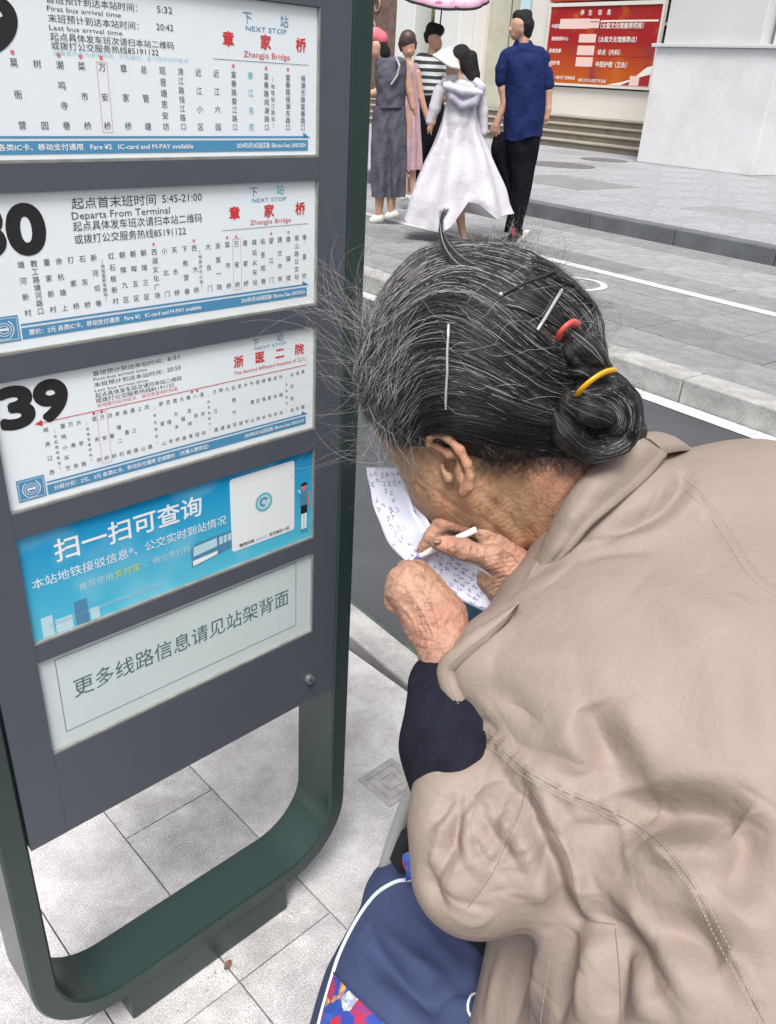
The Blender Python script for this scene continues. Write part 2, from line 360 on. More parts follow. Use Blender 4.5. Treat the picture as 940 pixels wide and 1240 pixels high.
# ------------------------------------------------------------ bus stop sign (its own axes: x along the board, y away from us, z up)
M['green'] = mat('dark green enamel', (.018, .037, .033), .30, noise=(3, .12), bump=(900, .12,   .0004), spec=.5)
def board_extra(n, co, cur, mixc, ntex, ramp):
    return mixc(ramp(ntex(26, 8, .8), .60, .78), cur, mixc(.22, cur, (.25, .26, .27, 1)))
M['board'] = mat('slate grey enamel', (.070, .079, .098), .5, noise=(3, .07), bump=(1400, .1, .0003), extra=board_extra, spec=.35)
M['pwhite'] = mat('white printed panel', (.70, .76, .80), .25, noise=(5, .03))
M['pgrey'] = mat('pale grey green panel', (.53, .60, .605), .3, noise=(6, .04))
M['bezel'] = mat('dull aluminium edging', (.30, .30, .27), .5, metal=.4, noise=(60, .25))
M['k'] = mat('black ink', (.012, .012, .014), .5); M['dk'] = mat('dark grey ink', (.05, .055, .062), .5)
M['red'] = mat('red ink', (.55, .035, .035), .5); M['teal'] = mat('teal ink', (.06, .42, .42), .5)
M['steel'] = mat('steel blue ink', (.07, .22, .36), .5); M['blue'] = mat('bar blue ink', (.07, .25, .43), .4)
M['pink'] = mat('pink ink', (.62, .16, .18), .5); M['ink_w'] = mat('white ink', (.72, .76, .78), .5)
M['wash'] = mat('faded white ink', (.42, .62, .70), .5)
M['yellow'] = mat('yellow ink', (.55, .65, .05), .5); M['gg'] = mat('grey green ink', (.075, .15, .145), .5)
def ad_extra(n, co, cur, mixc, ntex, ramp):
    sx = n.nodes.new('ShaderNodeSeparateXYZ'); n.links.new(co, sx.inputs[0])
    g = ramp(sx.outputs['Z'], .68, .80, (.085, .47, .63, 1), (.003, .25, .52, 1))
    return mixc(ramp(ntex(9, 2), .52, .60), g, mixc(.16, g, (.45, .75, .8, 1)))
M['ad'] = mat('blue printed advert', (.02, .3, .6), .25, extra=ad_extra)
sign = thing('bus_stop_sign', 'dark green bus stop frame holding a slate board of bus routes, on the near pavement', 'bus stop sign', (SIGN_P.x, SIGN_P.y, 0), SIGN_RZ)
# frame: rounded rectangle band, 8 cm deep
XL, XR, ZB, ZT, TH, DEP = -.392, .110, .066, 1.50, .0305, .083
def rrect(x0, x1, z0, z1, r, n=14):
    p = []
    for cx, cz, a in ((x1-r, z0+r, -90), (x1-r, z1-r, 0), (x0+r, z1-r, 90), (x0+r, z0+r, 180)):
        p += [(cx+r*math.cos(R_(a+90*i/n)), cz+r*math.sin(R_(a+90*i/n))) for i in range(n+1)]
    return p
fo, fi = rrect(XL, XR, ZB, ZT, .115), rrect(XL+TH, XR-TH, ZB+TH, ZT-TH, .115-TH)
fr = MB(); n = len(fo); c = .003
def ringv(o, i_):  # shrink/grow the profile for a small chamfer
    return o, i_
prof = [(0, c, 'o'), (0, DEP-c, 'o'), (c, DEP, 'o'), (c, DEP, 'i'), (0, DEP-c, 'i'), (0, c, 'i'), (c, 0, 'i'), (c, 0, 'o')]
vs = []
for ins, y, w_ in prof:
    base = rrect(XL+ins, XR-ins, ZB+ins, ZT-ins, .115-ins) if w_ == 'o' else rrect(XL+TH-ins, XR-TH+ins, ZB+TH-ins, ZT-TH+ins, .115-TH+ins)
    vs += [(p[0], y, p[1]) for p in base]
K = len(prof)
fr.add(vs, [(q*n+i, q*n+(i+1) % n, ((q+1) % K)*n+(i+1) % n, ((q+1) % K)*n+i) for q in range(K) for i in range(n)])
o = fr.build('frame', M['green'], sign, smooth=True)
bm = bmesh.new(); bm.from_mesh(o.data); bmesh.ops.recalc_face_normals(bm, faces=bm.faces)
for e in bm.edges: e.smooth = e.calc_face_angle(0) < R_(30)
bm.to_mesh(o.data); bm.free()
MB().box(-.272, 0, .006, .078, 0, .0655).build('base_block', M['green'], sign, bevel=.003)
# board body with five openings
UL, UR, BZ, BT = -.3595, .0785, .4165, 1.467
PL, PR = -.3185, .0398
rows = [(.5325, .6565), (.678, .8005), (.8265, .951), (.974, 1.103), (1.125, 1.2565)]
body = MB(); body.box(UL, UR, .010, .058, BZ, BT)
body.box(UL, PL, 0, .0098, BZ, BT); body.box(PR, UR, 0, .0098, BZ, BT)
edges = [BZ]+[e for r in rows for e in r]+[BT]
for a, b in zip(edges[::2], edges[1::2]): body.box(PL-.0002, PR+.0002, .0003, .0098, a, b)
body.build('board', M['board'], sign)
MB().box(UL+.03, UL+.06, .012, .05, BZ-.004, BZ-.0005).build('drain_tab', M['k'], sign)
t = MB(); t.tube([(.034, .001, .456), (.034, -.005, .456)], .0065, 18); t.cur = 1; t.box(.0315, .0365, -.0056, -.005, .4535, .4585)
t.build('lock', [mat('bright steel lock', (.5, .5, .5), .3, metal=.8), M['dk']], sign)

_gl = {}
FC = bpy.data.curves.new('fontcurve', 'FONT'); FO = bpy.data.objects.new('fontobj', FC); COL.objects.link(FO)
FC.resolution_u = 2
def glyphs(s, res=2):
    k = (s, res)
    if k not in _gl:
        FC.body = s; FC.size = 1; FC.resolution_u = res
        bpy.context.view_layer.update()
        me = bpy.data.meshes.new_from_object(FO.evaluated_get(bpy.context.evaluated_depsgraph_get()))
        v = [tuple(q.co) for q in me.vertices]; f = [tuple(p.vertices) for p in me.polygons]
        xs_ = [q[0] for q in v] or [0, 1]; _gl[k] = (v, f, min(xs_), max(xs_)); bpy.data.meshes.remove(me)
    return _gl[k]
def strokes(bold, size):
    """a bolder letter is the same letter struck several times, each a hair further out"""
    if bold < .015: return [(0, 0, 0)]
    n = 12 if size > .03 else 8 if size > .009 else 4; b = bold*(.95 if size > .03 else .62)
    return [(0, 0, 0)]+[(b*math.cos(2*math.pi*i/n), b*math.sin(2*math.pi*i/n), 1.5e-6*(i+1)) for i in range(n)]
def text(mb, s, u0, z, size, u1=None, bold=.0, y=.0, cen=False, slope=0):
    """baseline starts at (u0, z); u1 stretches the line to end there"""
    v, f, a, b = glyphs(s, 7 if size > .03 else 2)
    pad = bold*size*.62 if bold >= .015 else 0
    sx = (u1-u0-2*pad)/(b-a) if u1 is not None else size
    off = (-(b-a)*sx/2 if cen else 0)+pad
    for dx, dz, dy in strokes(bold, size):
        mb.add([(u0+off+(q[0]-a)*sx+dx*size, y-dy, z+(q[1]+dz)*size) for q in v], f)
def rect(mb, u0, u1, z0, z1, y=0): mb.add([(u0, y, z0), (u1, y, z0), (u1, y, z1), (u0, y, z1)], [(0, 1, 2, 3)])
def outline(mb, u0, u1, z0, z1, w_, y=0):
    rect(mb, u0, u1, z0, z0+w_, y); rect(mb, u0, u1, z1-w_, z1, y); rect(mb, u0, u0+w_, z0, z1, y); rect(mb, u1-w_, u1, z0, z1, y)
def vert(mb, s, u, z1, z0, size, bold=.01, y=0, wide=1):
    """characters of one stop name set from z1 (top char centre) down to z0"""
    n = len(s)
    for i, ch in enumerate(s):
        if ch == ' ': continue
        zc = z1 if n == 1 else z1+(z0-z1)*i/(n-1)
        v, f, a, b = glyphs(ch)
        for dx, dz, dy in strokes(bold, size): mb.add([(u+(q[0]-(a+b)/2+dx)*size*wide, y-dy, zc+(q[1]-.36+dz)*size) for q in v], f)
YP = .0045                       # face of the printed panels
INK = ['k', 'dk', 'red', 'teal', 'steel', 'blue', 'pink', 'ink_w', 'wash', 'yellow', 'gg']
def panel(i, m, lab):
    z0, z1 = rows[i]
    p = MB().box(PL+.0005, PR-.0005, YP, .0098, z0+.0005, z1-.0005).build('route_panel' if i > 1 else 'notice_panel', m, sign, label=lab)
    e = MB()
    e.box(PL, PR, .001, YP-.0003, z0, z0+.0022); e.box(PR-.0016, PR, .001, YP-.0003, z0+.0023, z1)
    e.build('edging', M['bezel'], p)
    return p
def lettering(p, layers):
    """one flat print part: list of (ink, mesh) laid one over the other"""
    o = MB(); inks = sorted({k for k, _ in layers})
    for k, mb in layers:
        o.cur = inks.index(k); o.add(mb.v, mb.f)
    o.build('lettering', [M[k] for k in inks], p)
def L(): return MB()
Y1, Y2 = YP-.0003, YP-.0006
def route(i, head, nxt, nxt_en, stops, num, price, date, boxed, small=.0052):
    z0, z1 = rows[i]; T = z1
    K_, R2, TE, ST, BL, PK, WH = L(), L(), L(), L(), L(), L(), L()
    return dict(k=K_, red=R2, teal=TE, steel=ST, blue=BL, pink=PK, ink_w=WH)

def common(D, zb, ztop, u_l, price, date, icon=True):
    rect(D['blue'], u_l, .028, zb, zb+.0098, Y1)
    rect(D['blue'], u_l, .026, zb+.0118, zb+.0134, Y1)
    D['blue'].add([(.022, Y1, zb+.0118), (.031, Y1, zb+.0118), (.022, Y1, zb+.0168)], [(0, 1, 2)])
    text(D['ink_w'], price, u_l+.006, zb+.0032, .0054, u1=-.105, bold=.03, y=Y2)
    text(D['ink_w'], date, -.058, zb+.0032, .0054, u1=.025, bold=.03, y=Y2)
    if icon:
        rect(D['blue'], u_l-.0275, u_l-.0015, zb-.0005, zb+.0215, Y1)
        outline(D['ink_w'], u_l-.0262, u_l-.0028, zb+.001, zb+.0200, .0004, Y2)
        cx, cz = u_l-.0145, zb+.0105
        for r in (.0058, .0035):
            D['ink_w'].sheet([[(cx+q*math.cos(t), Y2, cz+q*.9*math.sin(t)) for q in (r, r+.0006)] for t in [2*math.pi*i/20 for i in range(21)]])
        for s_ in (-1, 1):
            D['ink_w'].sheet([[(cx+s_*q*math.cos(t), Y2, cz+q*math.sin(t)) for q in (.0078, .0086)] for t in [(-1+2*i/8) for i in range(9)]])
        rect(D['ink_w'], cx-.0035, cx+.0035, cz-.0008, cz+.0012, Y2); rect(D['ink_w'], cx-.005, cx+.005, cz-.0085, cz-.0078, Y2)
def D_(): return {k: MB() for k in ('k', 'dk', 'red', 'teal', 'steel', 'blue', 'pink', 'ink_w', 'wash', 'yellow', 'gg')}
def finish(p, D): lettering(p, [(k, m) for k, m in D.items() if m.v])

# panel 1, route ending in 9
p = panel(4, M['pwhite'], 'white route panel with a large 9, the topmost in view'); D = D_()
text(D['k'], '9', -.2795, 1.2045, .046, u1=-.2515, bold=.06, y=Y1)
text(D['k'], '4', -.3115, 1.2045, .046, u1=-.2825, bold=.06, y=Y1)
for s, z, sz, e in (('首班预计到达本站时间：', 1.2378, .0062, -.151), ('末班预计到达本站时间：', 1.2250, .0062, -.151), ('起点具体发车班次请扫本站二维码', 1.2128, .0060, -.119), ('或拨打公交服务热线85191122', 1.2068, .0060, -.134)):
    text(D['dk'], s, -.227, z, sz, u1=e, bold=.006, y=Y1)
for s, z in (('First bus arrival time', 1.2322), ('Last bus arrival time', 1.2195)): text(D['dk'], s, -.227, z, .0048, u1=-.166, bold=.01, y=Y1)
text(D['dk'], '5:32', -.133, 1.2385, .0068, u1=-.1185, y=Y1, bold=.01); text(D['dk'], '20:42', -.1345, 1.2258, .0068, u1=-.1185, y=Y1, bold=.01)
text(D['wash'], '温馨提示仅为参考时间，可在微信、支付宝中扫码查询', -.226, 1.2030, .0036, u1=-.106, bold=.0, y=Y1)
vert(D['steel'], '下', -.0425, 1.2415, 0, .0105, bold=.012, y=Y1); vert(D['steel'], '站', -.0010, 1.2415, 0, .0105, bold=.012, y=Y1)
text(D['steel'], 'NEXT STOP', -.0445, 1.2315, .0056, u1=.0015, y=Y1)
for ch, u in (('章', -.0635), ('家', -.0225), ('桥', .0185)): vert(D['red'], ch, u, 1.2235, 0, .0125, bold=.045, y=Y1)
text(D['red'], 'Zhangjia Bridge', -.0475, 1.2105, .0068, u1=.0055, bold=.012, y=Y1)
rect(D['dk'], -.080, .028, 1.2070, 1.2074, Y1)
cols = [(-.3005, '火车东站'), (-.279, '天城路东站'), (-.258, '莫衙营'), (-.240, '树 园'), (-.222, '潮鸣寺巷'), (-.204, '菜市桥'), (-.1865, '万安桥'), (-.1675, '章家桥'), (-.149, '总管塘'), (-.1315, '观音塘思安坊'), (-.1140, '清江路钱江路口'), (-.096, '近江小区'), (-.0775, '近江六园'), (-.0590, '富春路婺江路口'), (-.0405, '香江名苑'), (-.0225, '富春路闻潮路口'), (.0030, '富春路候潮东路口'), (.0215, '候潮东路富春路口')]
for u, s in cols:
    vert(D['teal' if s[0] == '香' else 'dk'], s, u, 1.1955, 1.1520, .0066 if len(s) < 7 else .0060, bold=.008, y=Y1)
vert(D['dk'], '（地铁钱江路站）', -.0150, 1.1930, 1.1540, .0046, bold=.008, y=Y1)
for u in (-.258, -.222, -.204, -.1865, -.059, -.0225, .003): vert(D['pink'], '●', u, 1.2025, 0, .0042, y=Y1, bold=.0)
outline(D['pink'], -.1912, -.1818, 1.1470, 1.1995, .00035, Y1)
common(D, 1.1310, 0, -.3160, '票价：2元 各类IC卡、移动支付通用   Fare ¥2   IC-card and M-PAY available', '2024年5月24日起实施  Effective Date 24/05/2024', False)
finish(p, D)
# panel 2, route 30
p = panel(3, M['pwhite'], 'white route panel with a large 30, second from the top'); D = D_()
text(D['k'], '3', -.3125, 1.0565, .0515, u1=-.2845, bold=.06, y=Y1); text(D['k'], '0', -.2820, 1.0565, .0515, u1=-.2510, bold=.06, y=Y1)
text(D['dk'], '起点首末班时间', -.2255, 1.0885, .0098, u1=-.1465, bold=.006, y=Y1); text(D['dk'], '5:45-21:00', -.140, 1.0890, .0092, u1=-.0985, y=Y1, bold=.006)
text(D['dk'], 'Departs From Terminal', -.2265, 1.0795, .0086, u1=-.133, bold=.01, y=Y1)
text(D['dk'], '起点具体发车班次请扫本站二维码', -.2265, 1.0705, .0086, u1=-.0995, bold=.006, y=Y1)
text(D['dk'], '或拨打公交服务热线85191122', -.2265, 1.0600, .0086, u1=-.1175, bold=.006, y=Y1)
vert(D['steel'], '下', -.0395, 1.0940, 0, .0105, bold=.012, y=Y1); vert(D['teal'], '站', -.0070, 1.0950, 0, .0105, bold=.012, y=Y1)
text(D['steel'], 'NEXT STOP', -.0415, 1.0845, .0052, u1=.0005, y=Y1)
for ch, u in (('章', -.0625), ('家', -.0210), ('桥', .0185)): vert(D['red'], ch, u, 1.0755, 0, .0130, bold=.045, y=Y1)
text(D['red'], 'Zhangjia Bridge', -.0445, 1.0635, .0062, u1=.0065, bold=.012, y=Y1)
rect(D['dk'], -.078, .029, 1.0600, 1.0604, Y1)
cols = ['塘河新村', '教工路塘河路口', '董家新村', '余杭塘上', '打索桥', '石灰桥', '新河坝巷', '（地铁香积寺路站）', '红石板新村', '朝晖九区', '朝晖五区', '朝晖三区', '西湖文化广场', '小北门', '天水桥', '下焦营巷', '西大桥', '（地铁市中心站）', '大东门', '浙医一院', '菜市桥', '万安桥', '章家桥', '城站火车站', '佑圣观巷', '望江门', '建兰中学', '雄镇楼', '南山路公交站', '南星桥']
us = [-.275, -.264, -.253, -.2425, -.232, -.2215, -.211, -.2035, -.1945, -.184, -.1735, -.163, -.152, -.1415, -.131, -.120, -.1095, -.1035, -.094, -.083, -.072, -.0615, -.051, -.040, -.0295, -.019, -.008, .003, .014, .0245]
for u, s in zip(us, cols):
    sm = s[0] == '（'
    vert(D['dk'], s, u, 1.0465-(.004 if sm else 0), 1.0065+(.003 if sm else 0), .0040 if sm else .0062, bold=.008, y=Y1)
for u in (-.152, -.1095, -.072, -.0615, -.019, .003): vert(D['pink'], '●', u, 1.0535, 0, .0036, y=Y1, bold=.0)
outline(D['pink'], -.0662, -.0562, 1.0015, 1.0515, .00035, Y1)
common(D, .9845, 0, -.2825, '票价：2元 各类IC卡、移动支付通用   Fare ¥2   IC-card and M-PAY available', '2024年5月18日起实施  Effective Date 18/05/2024')
finish(p, D)
# panel 3, route 39
p = panel(2, M['pwhite'], 'white route panel with a large 39, third from the top'); D = D_()
text(D['k'], '3', -.3120, .9085, .0500, u1=-.2820, bold=.06, y=Y1); text(D['k'], '9', -.2805, .9085, .0500, u1=-.2505, bold=.06, y=Y1)
for s, z, e in (('首班预计到达本站时间：', .9410, -.151), ('末班预计到达本站时间：', .9300, -.151), ('起点具体发车班次请扫本站二维码', .9196, -.1320), ('或拨打公交服务热线85191122', .9144, -.1410)):
    text(D['dk'], s, -.2240, z, .0050, u1=e, bold=.006, y=Y1)
for s, z in (('First bus arrival time', .9360), ('Last bus arrival time', .9251)): text(D['dk'], s, -.2240, z, .0038, u1=-.169, bold=.01, y=Y1)
text(D['dk'], '6:51', -.1460, .9415, .0060, u1=-.1330, y=Y1, bold=.01); text(D['dk'], '20:55', -.1475, .9305, .0060, u1=-.1320, y=Y1, bold=.01)
text(D['pink'], '本线路为区间班次，请注意查询时刻表', -.2235, .9098, .0040, u1=-.137, bold=.0, y=Y1)
vert(D['steel'], '下', -.0405, .9430, 0, .0098, bold=.012, y=Y1); vert(D['steel'], '站', -.0085, .9440, 0, .0098, bold=.012, y=Y1)
text(D['steel'], 'NEXT STOP', -.0425, .9352, .0044, u1=.0, y=Y1)
for ch, u in (('浙', -.0630), ('医', -.0355), ('二', -.0090), ('院', .0185)): vert(D['red'], ch, u, .9262, 0, .0130, bold=.045, y=Y1)
text(D['red'], 'The Second Affiliated Hospital of Z.J.U', -.0695, .9125, .0056, u1=.0275, bold=.012, y=Y1)
rect(D['red'], -.2780, .028, .9062, .9069, Y1)
D['red'].add([(-.2835, Y1, .9066), (-.2765, Y1, .9035), (-.2765, Y1, .9095)], [(0, 1, 2)])
cols = ['闸弄口西', '（凤起路地铁站）', '潮鸣小天竺', '万寿亭', '大学路', '（地铁宝善桥站）', '菜市桥', '万安桥', '洪春桥', '本塘二村', '庙香阁', '通江路', '上山', '凤凰', '（南宋御街）', '廖家山', '灵隐寺', '南大木桥', '大福庙', '黄龙体育', '八卦田', '清河坊', '（延安南路口）', '之江路', '转塘', '九溪', '云栖竹径', '宋城', '大华', '午潮山', '感应桥', '杨梅岭', '梅家坞', '龙井寺', '外桐坞', '（转塘新村）', '公交总站', '龙坞', '茶镇']
n = len(cols)
for i, s in enumerate(cols):
    u = -.2745+(.0235+.2745)*i/(n-1); sm = s[0] == '（'
    vert(D['dk'], s, u, .8990-(.003 if sm else 0), .8565+(.002 if sm else 0), .0034 if sm else .0052, bold=.01, y=Y1)
outline(D['pink'], -.2247, -.2145, .8515, .9045, .00035, Y1)
for u in (-.2275, -.2195, -.121, -.115): vert(D['red'], '●', u, .9045, 0, .0034, y=Y1)
common(D, .8350, 0, -.2808, '分段计价：2元、3元 各类IC卡、移动支付通用 空调票价 （优惠人群凭证）', '2024年5月18日起实施  Effective Date 18/05/2024')
finish(p, D)
# panel 4, blue advert (its square code is left blank)
p = panel(1, M['ad'], 'bright blue advert panel with a blank white card'); D = D_()
text(D['ink_w'], '扫一扫可查询', -.2835, .7630, .0270, u1=-.1170, bold=.026, y=Y1)
text(D['ink_w'], '本站地铁接驳信息*、公交实时到站情况', -.3095, .7400, .0126, u1=-.0865, bold=.012, y=Y1)
text(D['wash'], '推荐使用', -.2640, .7205, .0098, u1=-.2275, bold=.012, y=Y1)
text(D['yellow'], '支付宝', -.2255, .7205, .0098, u1=-.1960, bold=.012, y=Y1)
text(D['wash'], '、微信等扫码', -.1905, .7205, .0098, u1=-.1345, bold=.012, y=Y1)
text(D['wash'], '*地铁接驳信息仅供参考，具体以实际到站为准，杭州公交服务热线', -.3000, .6910, .0046, u1=-.1720, bold=.0, y=Y1)
D['ink_w'].prism([(x, z) for x, z in rrect(-.0800, .0115, .6985, .7925, .004, 4)], Y1, Y1+.0001)
D['dk'].cur = 0
text(D['dk'], '微信扫码', -.0700, .7020, .0052, u1=-.0490, bold=.03, y=Y2); text(D['dk'], '支付宝扫一扫', -.0270, .7020, .0052, u1=.0030, bold=.03, y=Y2)
text(D['wash'], '或使用', -.0470, .7020, .0048, u1=-.0300, bold=.02, y=Y2)
cx, cz = -.0340, .7510
D['wash'].prism([(cx+.0125*math.cos(t), cz+.0125*math.sin(t)) for t in [2*math.pi*i/24 for i in range(24)]], Y2, Y2+.0001)
D['teal'].sheet([[(cx+q*math.cos(t), Y2-.0002, cz+q*math.sin(t)) for q in (.0095, .0115)] for t in [2*math.pi*i/24 for i in range(25)]])
D['steel'].sheet([[(cx+q*math.cos(t), Y2-.0002, cz+q*math.sin(t)) for q in (.0035, .0060)] for t in [.4+4.6*i/16 for i in range(17)]])
# printed bus
D['steel'].add([(-.134, Y1, .698), (-.080, Y1, .706), (-.080, Y1, .7285), (-.126, Y1, .7275), (-.134, Y1, .722)], [(0, 1, 2, 3, 4)])
D['wash'].add([(-.1315, Y2, .7115), (-.100, Y2, .7145), (-.100, Y2, .7255), (-.1305, Y2, .7235)], [(0, 1, 2, 3)])
for i in range(3): D['wash'].add([(-.097+.0058*i, Y2, .7150+.0004*i), (-.0925+.0058*i, Y2, .7154+.0004*i), (-.0925+.0058*i, Y2, .7255), (-.097+.0058*i, Y2, .7250)], [(0, 1, 2, 3)])
D['ink_w'].add([(-.1325, Y2, .6995), (-.1, Y2, .7040), (-.1, Y2, .7085), (-.1325, Y2, .7065)], [(0, 1, 2, 3)])
# printed skyline and a small standing figure in a cap
for u, w_, hh in ((-.307, .012, .030), (-.293, .018, .020), (-.272, .014, .036), (-.256, .010, .018)): rect(D['steel' if hh > .03 else 'wash'], u, u+w_, .6805, .6805+hh*.8, Y1)
rect(D['k'], .0215, .0315, .716, .7275, Y1); rect(D['ink_w'], .0225, .0262, .6945, .7160, Y1); rect(D['ink_w'], .0270, .0307, .6945, .7160, Y1)
rect(D['steel'], .0205, .0320, .7275, .7455, Y1); rect(D['blue'], .0215, .0262, .6900, .6945, Y1); rect(D['blue'], .0275, .0325, .6900, .6945, Y1)
D['pink'].prism([(.0262+.0040*math.cos(t), .7520+.0048*math.sin(t)) for t in [2*math.pi*i/14 for i in range(14)]], Y1-.0002, Y1-.0001)
rect(D['k'], .0215, .0305, .7545, .7585, Y2); D['pink'].add([(.0320, Y1, .7440), (.0350, Y1, .7440), (.0350, Y1, .7250), (.0325, Y1, .7250)], [(0, 1, 2, 3)])
D['wash'].add([(.0205, Y1, .7440), (.0165, Y1, .7500), (.0185, Y1, .7520), (.0215, Y1, .7465)], [(0, 1, 2, 3)])
finish(p, D)
# panel 5
p = panel(0, M['pgrey'], 'pale grey green notice panel with one line of characters, the lowest'); D = D_()
text(D['gg'], '更多线路信息请见站架背面', -.2850, .5935, .0262, u1=.0020, bold=.0, y=Y1)
outline(D['gg'], -.3000, .0145, .5525, .6500, .0007, Y1)
finish(p, D)
# ------------------------------------------------------------ implicit-surface modelling
import openvdb
def pr(px, py, d, r): return (V(px, py, d), r*d/FPX)
def cone(a, b, k=None): return ('c', a[0], b[0], a[1], b[1], k)
def chain(pts, k=None): return [cone(a, b, k) for a, b in zip(pts, pts[1:])]
def ell(c, rx, ry, rz, rot=None, k=None, sub=False): return ('e', c, (rx, ry, rz), rot, k, sub)
def sdf_mesh(prims, vox, k=.02, pad=.02):
    lo = np.full(3, 1e9); hi = -lo
    def bb(p):
        if p[0] == 'c':
            a, b = np.array(p[1]), np.array(p[2]); return np.minimum(a-p[3], b-p[4]), np.maximum(a+p[3], b+p[4])
        r = max(p[2]); return np.array(p[1])-r, np.array(p[1])+r
    for p in prims:
        if p[-1] is True: continue
        a, b = bb(p); lo = np.minimum(lo, a); hi = np.maximum(hi, b)
    lo -= pad; hi += pad; n = np.ceil((hi-lo)/vox).astype(int)+1
    F = np.full(n, 1.0, np.float32)
    for p in prims:
        kk = (p[5] if p[0] == 'c' else p[4]) or k
        a, b = bb(p); m = kk+3*vox
        i0 = np.maximum(((a-m-lo)/vox).astype(int), 0); i1 = np.minimum(((b+m-lo)/vox).astype(int)+2, n)
        X, Y, Z = np.meshgrid(*[lo[q]+vox*np.arange(i0[q], i1[q]) for q in range(3)], indexing='ij')
        Pq = np.stack([X, Y, Z], -1).astype(np.float32)
        if p[0] == 'c':
            A, B = np.array(p[1], np.float32), np.array(p[2], np.float32); ab = B-A; L2 = float(ab@ab)
            t = np.clip(((Pq-A)@ab)/L2, 0, 1) if L2 > 1e-10 else np.zeros(Pq.shape[:3], np.float32)
            s = np.linalg.norm(Pq-A-t[..., None]*ab, axis=-1)-(p[3]+(p[4]-p[3])*t)
        else:
            q = Pq-np.array(p[1], np.float32)
            if p[3] is not None: q = q@np.array(p[3], np.float32)
            r = np.array(p[2], np.float32); k0 = np.linalg.norm(q/r, axis=-1); k1 = np.linalg.norm(q/(r*r), axis=-1)
            s = k0*(k0-1)/np.maximum(k1, 1e-9)
        sl_ = tuple(slice(a_, b_) for a_, b_ in zip(i0, i1)); G = F[sl_]
        if p[0] == 'e' and p[5]:
            h = np.maximum(kk-np.abs(G+s), 0)/kk; F[sl_] = np.maximum(G, -s)+h*h*kk/4
        else:
            h = np.maximum(kk-np.abs(G-s), 0)/kk; F[sl_] = np.minimum(G, s)-h*h*kk/4
    F = np.clip(F, -4*vox, 4*vox)
    g = openvdb.FloatGrid(4*vox); g.copyFromArray(F, tolerance=0)
    pts, quads = g.convertToQuads(isovalue=0)
    pts = pts*vox+lo; q = quads
    a, b, c_, d = (pts[q[:, i]] for i in range(4)); vol = np.einsum('ij,ij->i', np.cross(c_-a, d-b), a-pts.mean(0)).sum()
    return pts, (q if vol > 0 else q[:, ::-1])
def np_mesh(name, pts, faces, smooth=True):
    me = bpy.data.meshes.new(name); n, m = len(pts), len(faces); w_ = faces.shape[1]
    me.vertices.add(n); me.vertices.foreach_set('co', np.asarray(pts, np.float32).ravel())
    me.loops.add(m*w_); me.loops.foreach_set('vertex_index', faces.astype(np.int32).ravel())
    me.polygons.add(m); me.polygons.foreach_set('loop_start', np.arange(0, m*w_, w_, dtype=np.int32))
    me.update(calc_edges=True); me.validate()
    if smooth: me.polygons.foreach_set('use_smooth', [True]*len(me.polygons))
    return me
def vnormals(me):
    a = np.empty(len(me.vertices)*3, np.float32); me.vertex_normals.foreach_get('vector', a); return a.reshape(-1, 3)
def relax(pts, faces, it=2, f=.5):
    e = np.concatenate([faces[:, [0, 1]], faces[:, [1, 2]], faces[:, [2, 3]], faces[:, [3, 0]]])
    for _ in range(it):
        s = np.zeros_like(pts); c_ = np.zeros(len(pts))
        for a, b in ((0, 1), (1, 0)):
            for q in range(3): s[:, q] += np.bincount(e[:, a], pts[e[:, b], q], len(pts))
            c_ += np.bincount(e[:, a], minlength=len(pts))
        pts = pts+f*(s/np.maximum(c_, 1)[:, None]-pts)
    return pts
def bvh_of(pts, faces): return BVHTree.FromPolygons([tuple(p) for p in pts], [tuple(f) for f in faces])
def shoot(bv, px, py):
    px, py = float(px), float(py)
    d = (FW+RT*((px-470)/FPX)-UP*((py-620)/FPX)).normalized()
    h = bv.ray_cast(CAMP, d); return (h[0], h[1]) if h[0] is not None else (None, None)
def resample(pts, n):
    """smooth (Catmull-Rom) resampling of a polyline of tuples"""
    P = np.array(pts, float); m = len(P)
    if m < 3:
        t = np.linspace(0, 1, n)[:, None]; return P[0]*(1-t)+P[-1]*t
    Q = np.vstack([2*P[0]-P[1], P, 2*P[-1]-P[-2]]); out_ = []
    for s in np.linspace(0, m-1-1e-9, n):
        i = int(s); t = s-i; a, b, c_, d = Q[i:i+4]
        out_.append(.5*((2*b)+(-a+c_)*t+(2*a-5*b+4*c_-d)*t*t+(-a+3*b-3*c_+d)*t**3))
    return np.array(out_)
def on_surface(bv, path, n, lift=0):
    """lay a path given in photo positions on a surface, as 3D points"""
    r = []; last = None
    for p in resample(path, n):
        h, nn = shoot(bv, p[0], p[1])
        if h is None:
            if last is not None: h, nn = V(p[0], p[1], (last-CAMP).dot(FW)), -FW
            else: continue
        if nn.dot(FW) > 0: nn = -nn
        last = h; r.append(h+nn*(lift(p) if callable(lift) else lift))
    return r
def noise3(P, s, seed=0):
    """cheap smooth noise from a few rotated sines"""
    q = np.random.default_rng(seed); v = np.zeros(len(P))
    for _ in range(7):
        d = q.normal(size=3); d /= np.linalg.norm(d); v += np.sin(P@d*s*q.uniform(.6, 1.7)+q.uniform(0, 6.3))
    return v/4
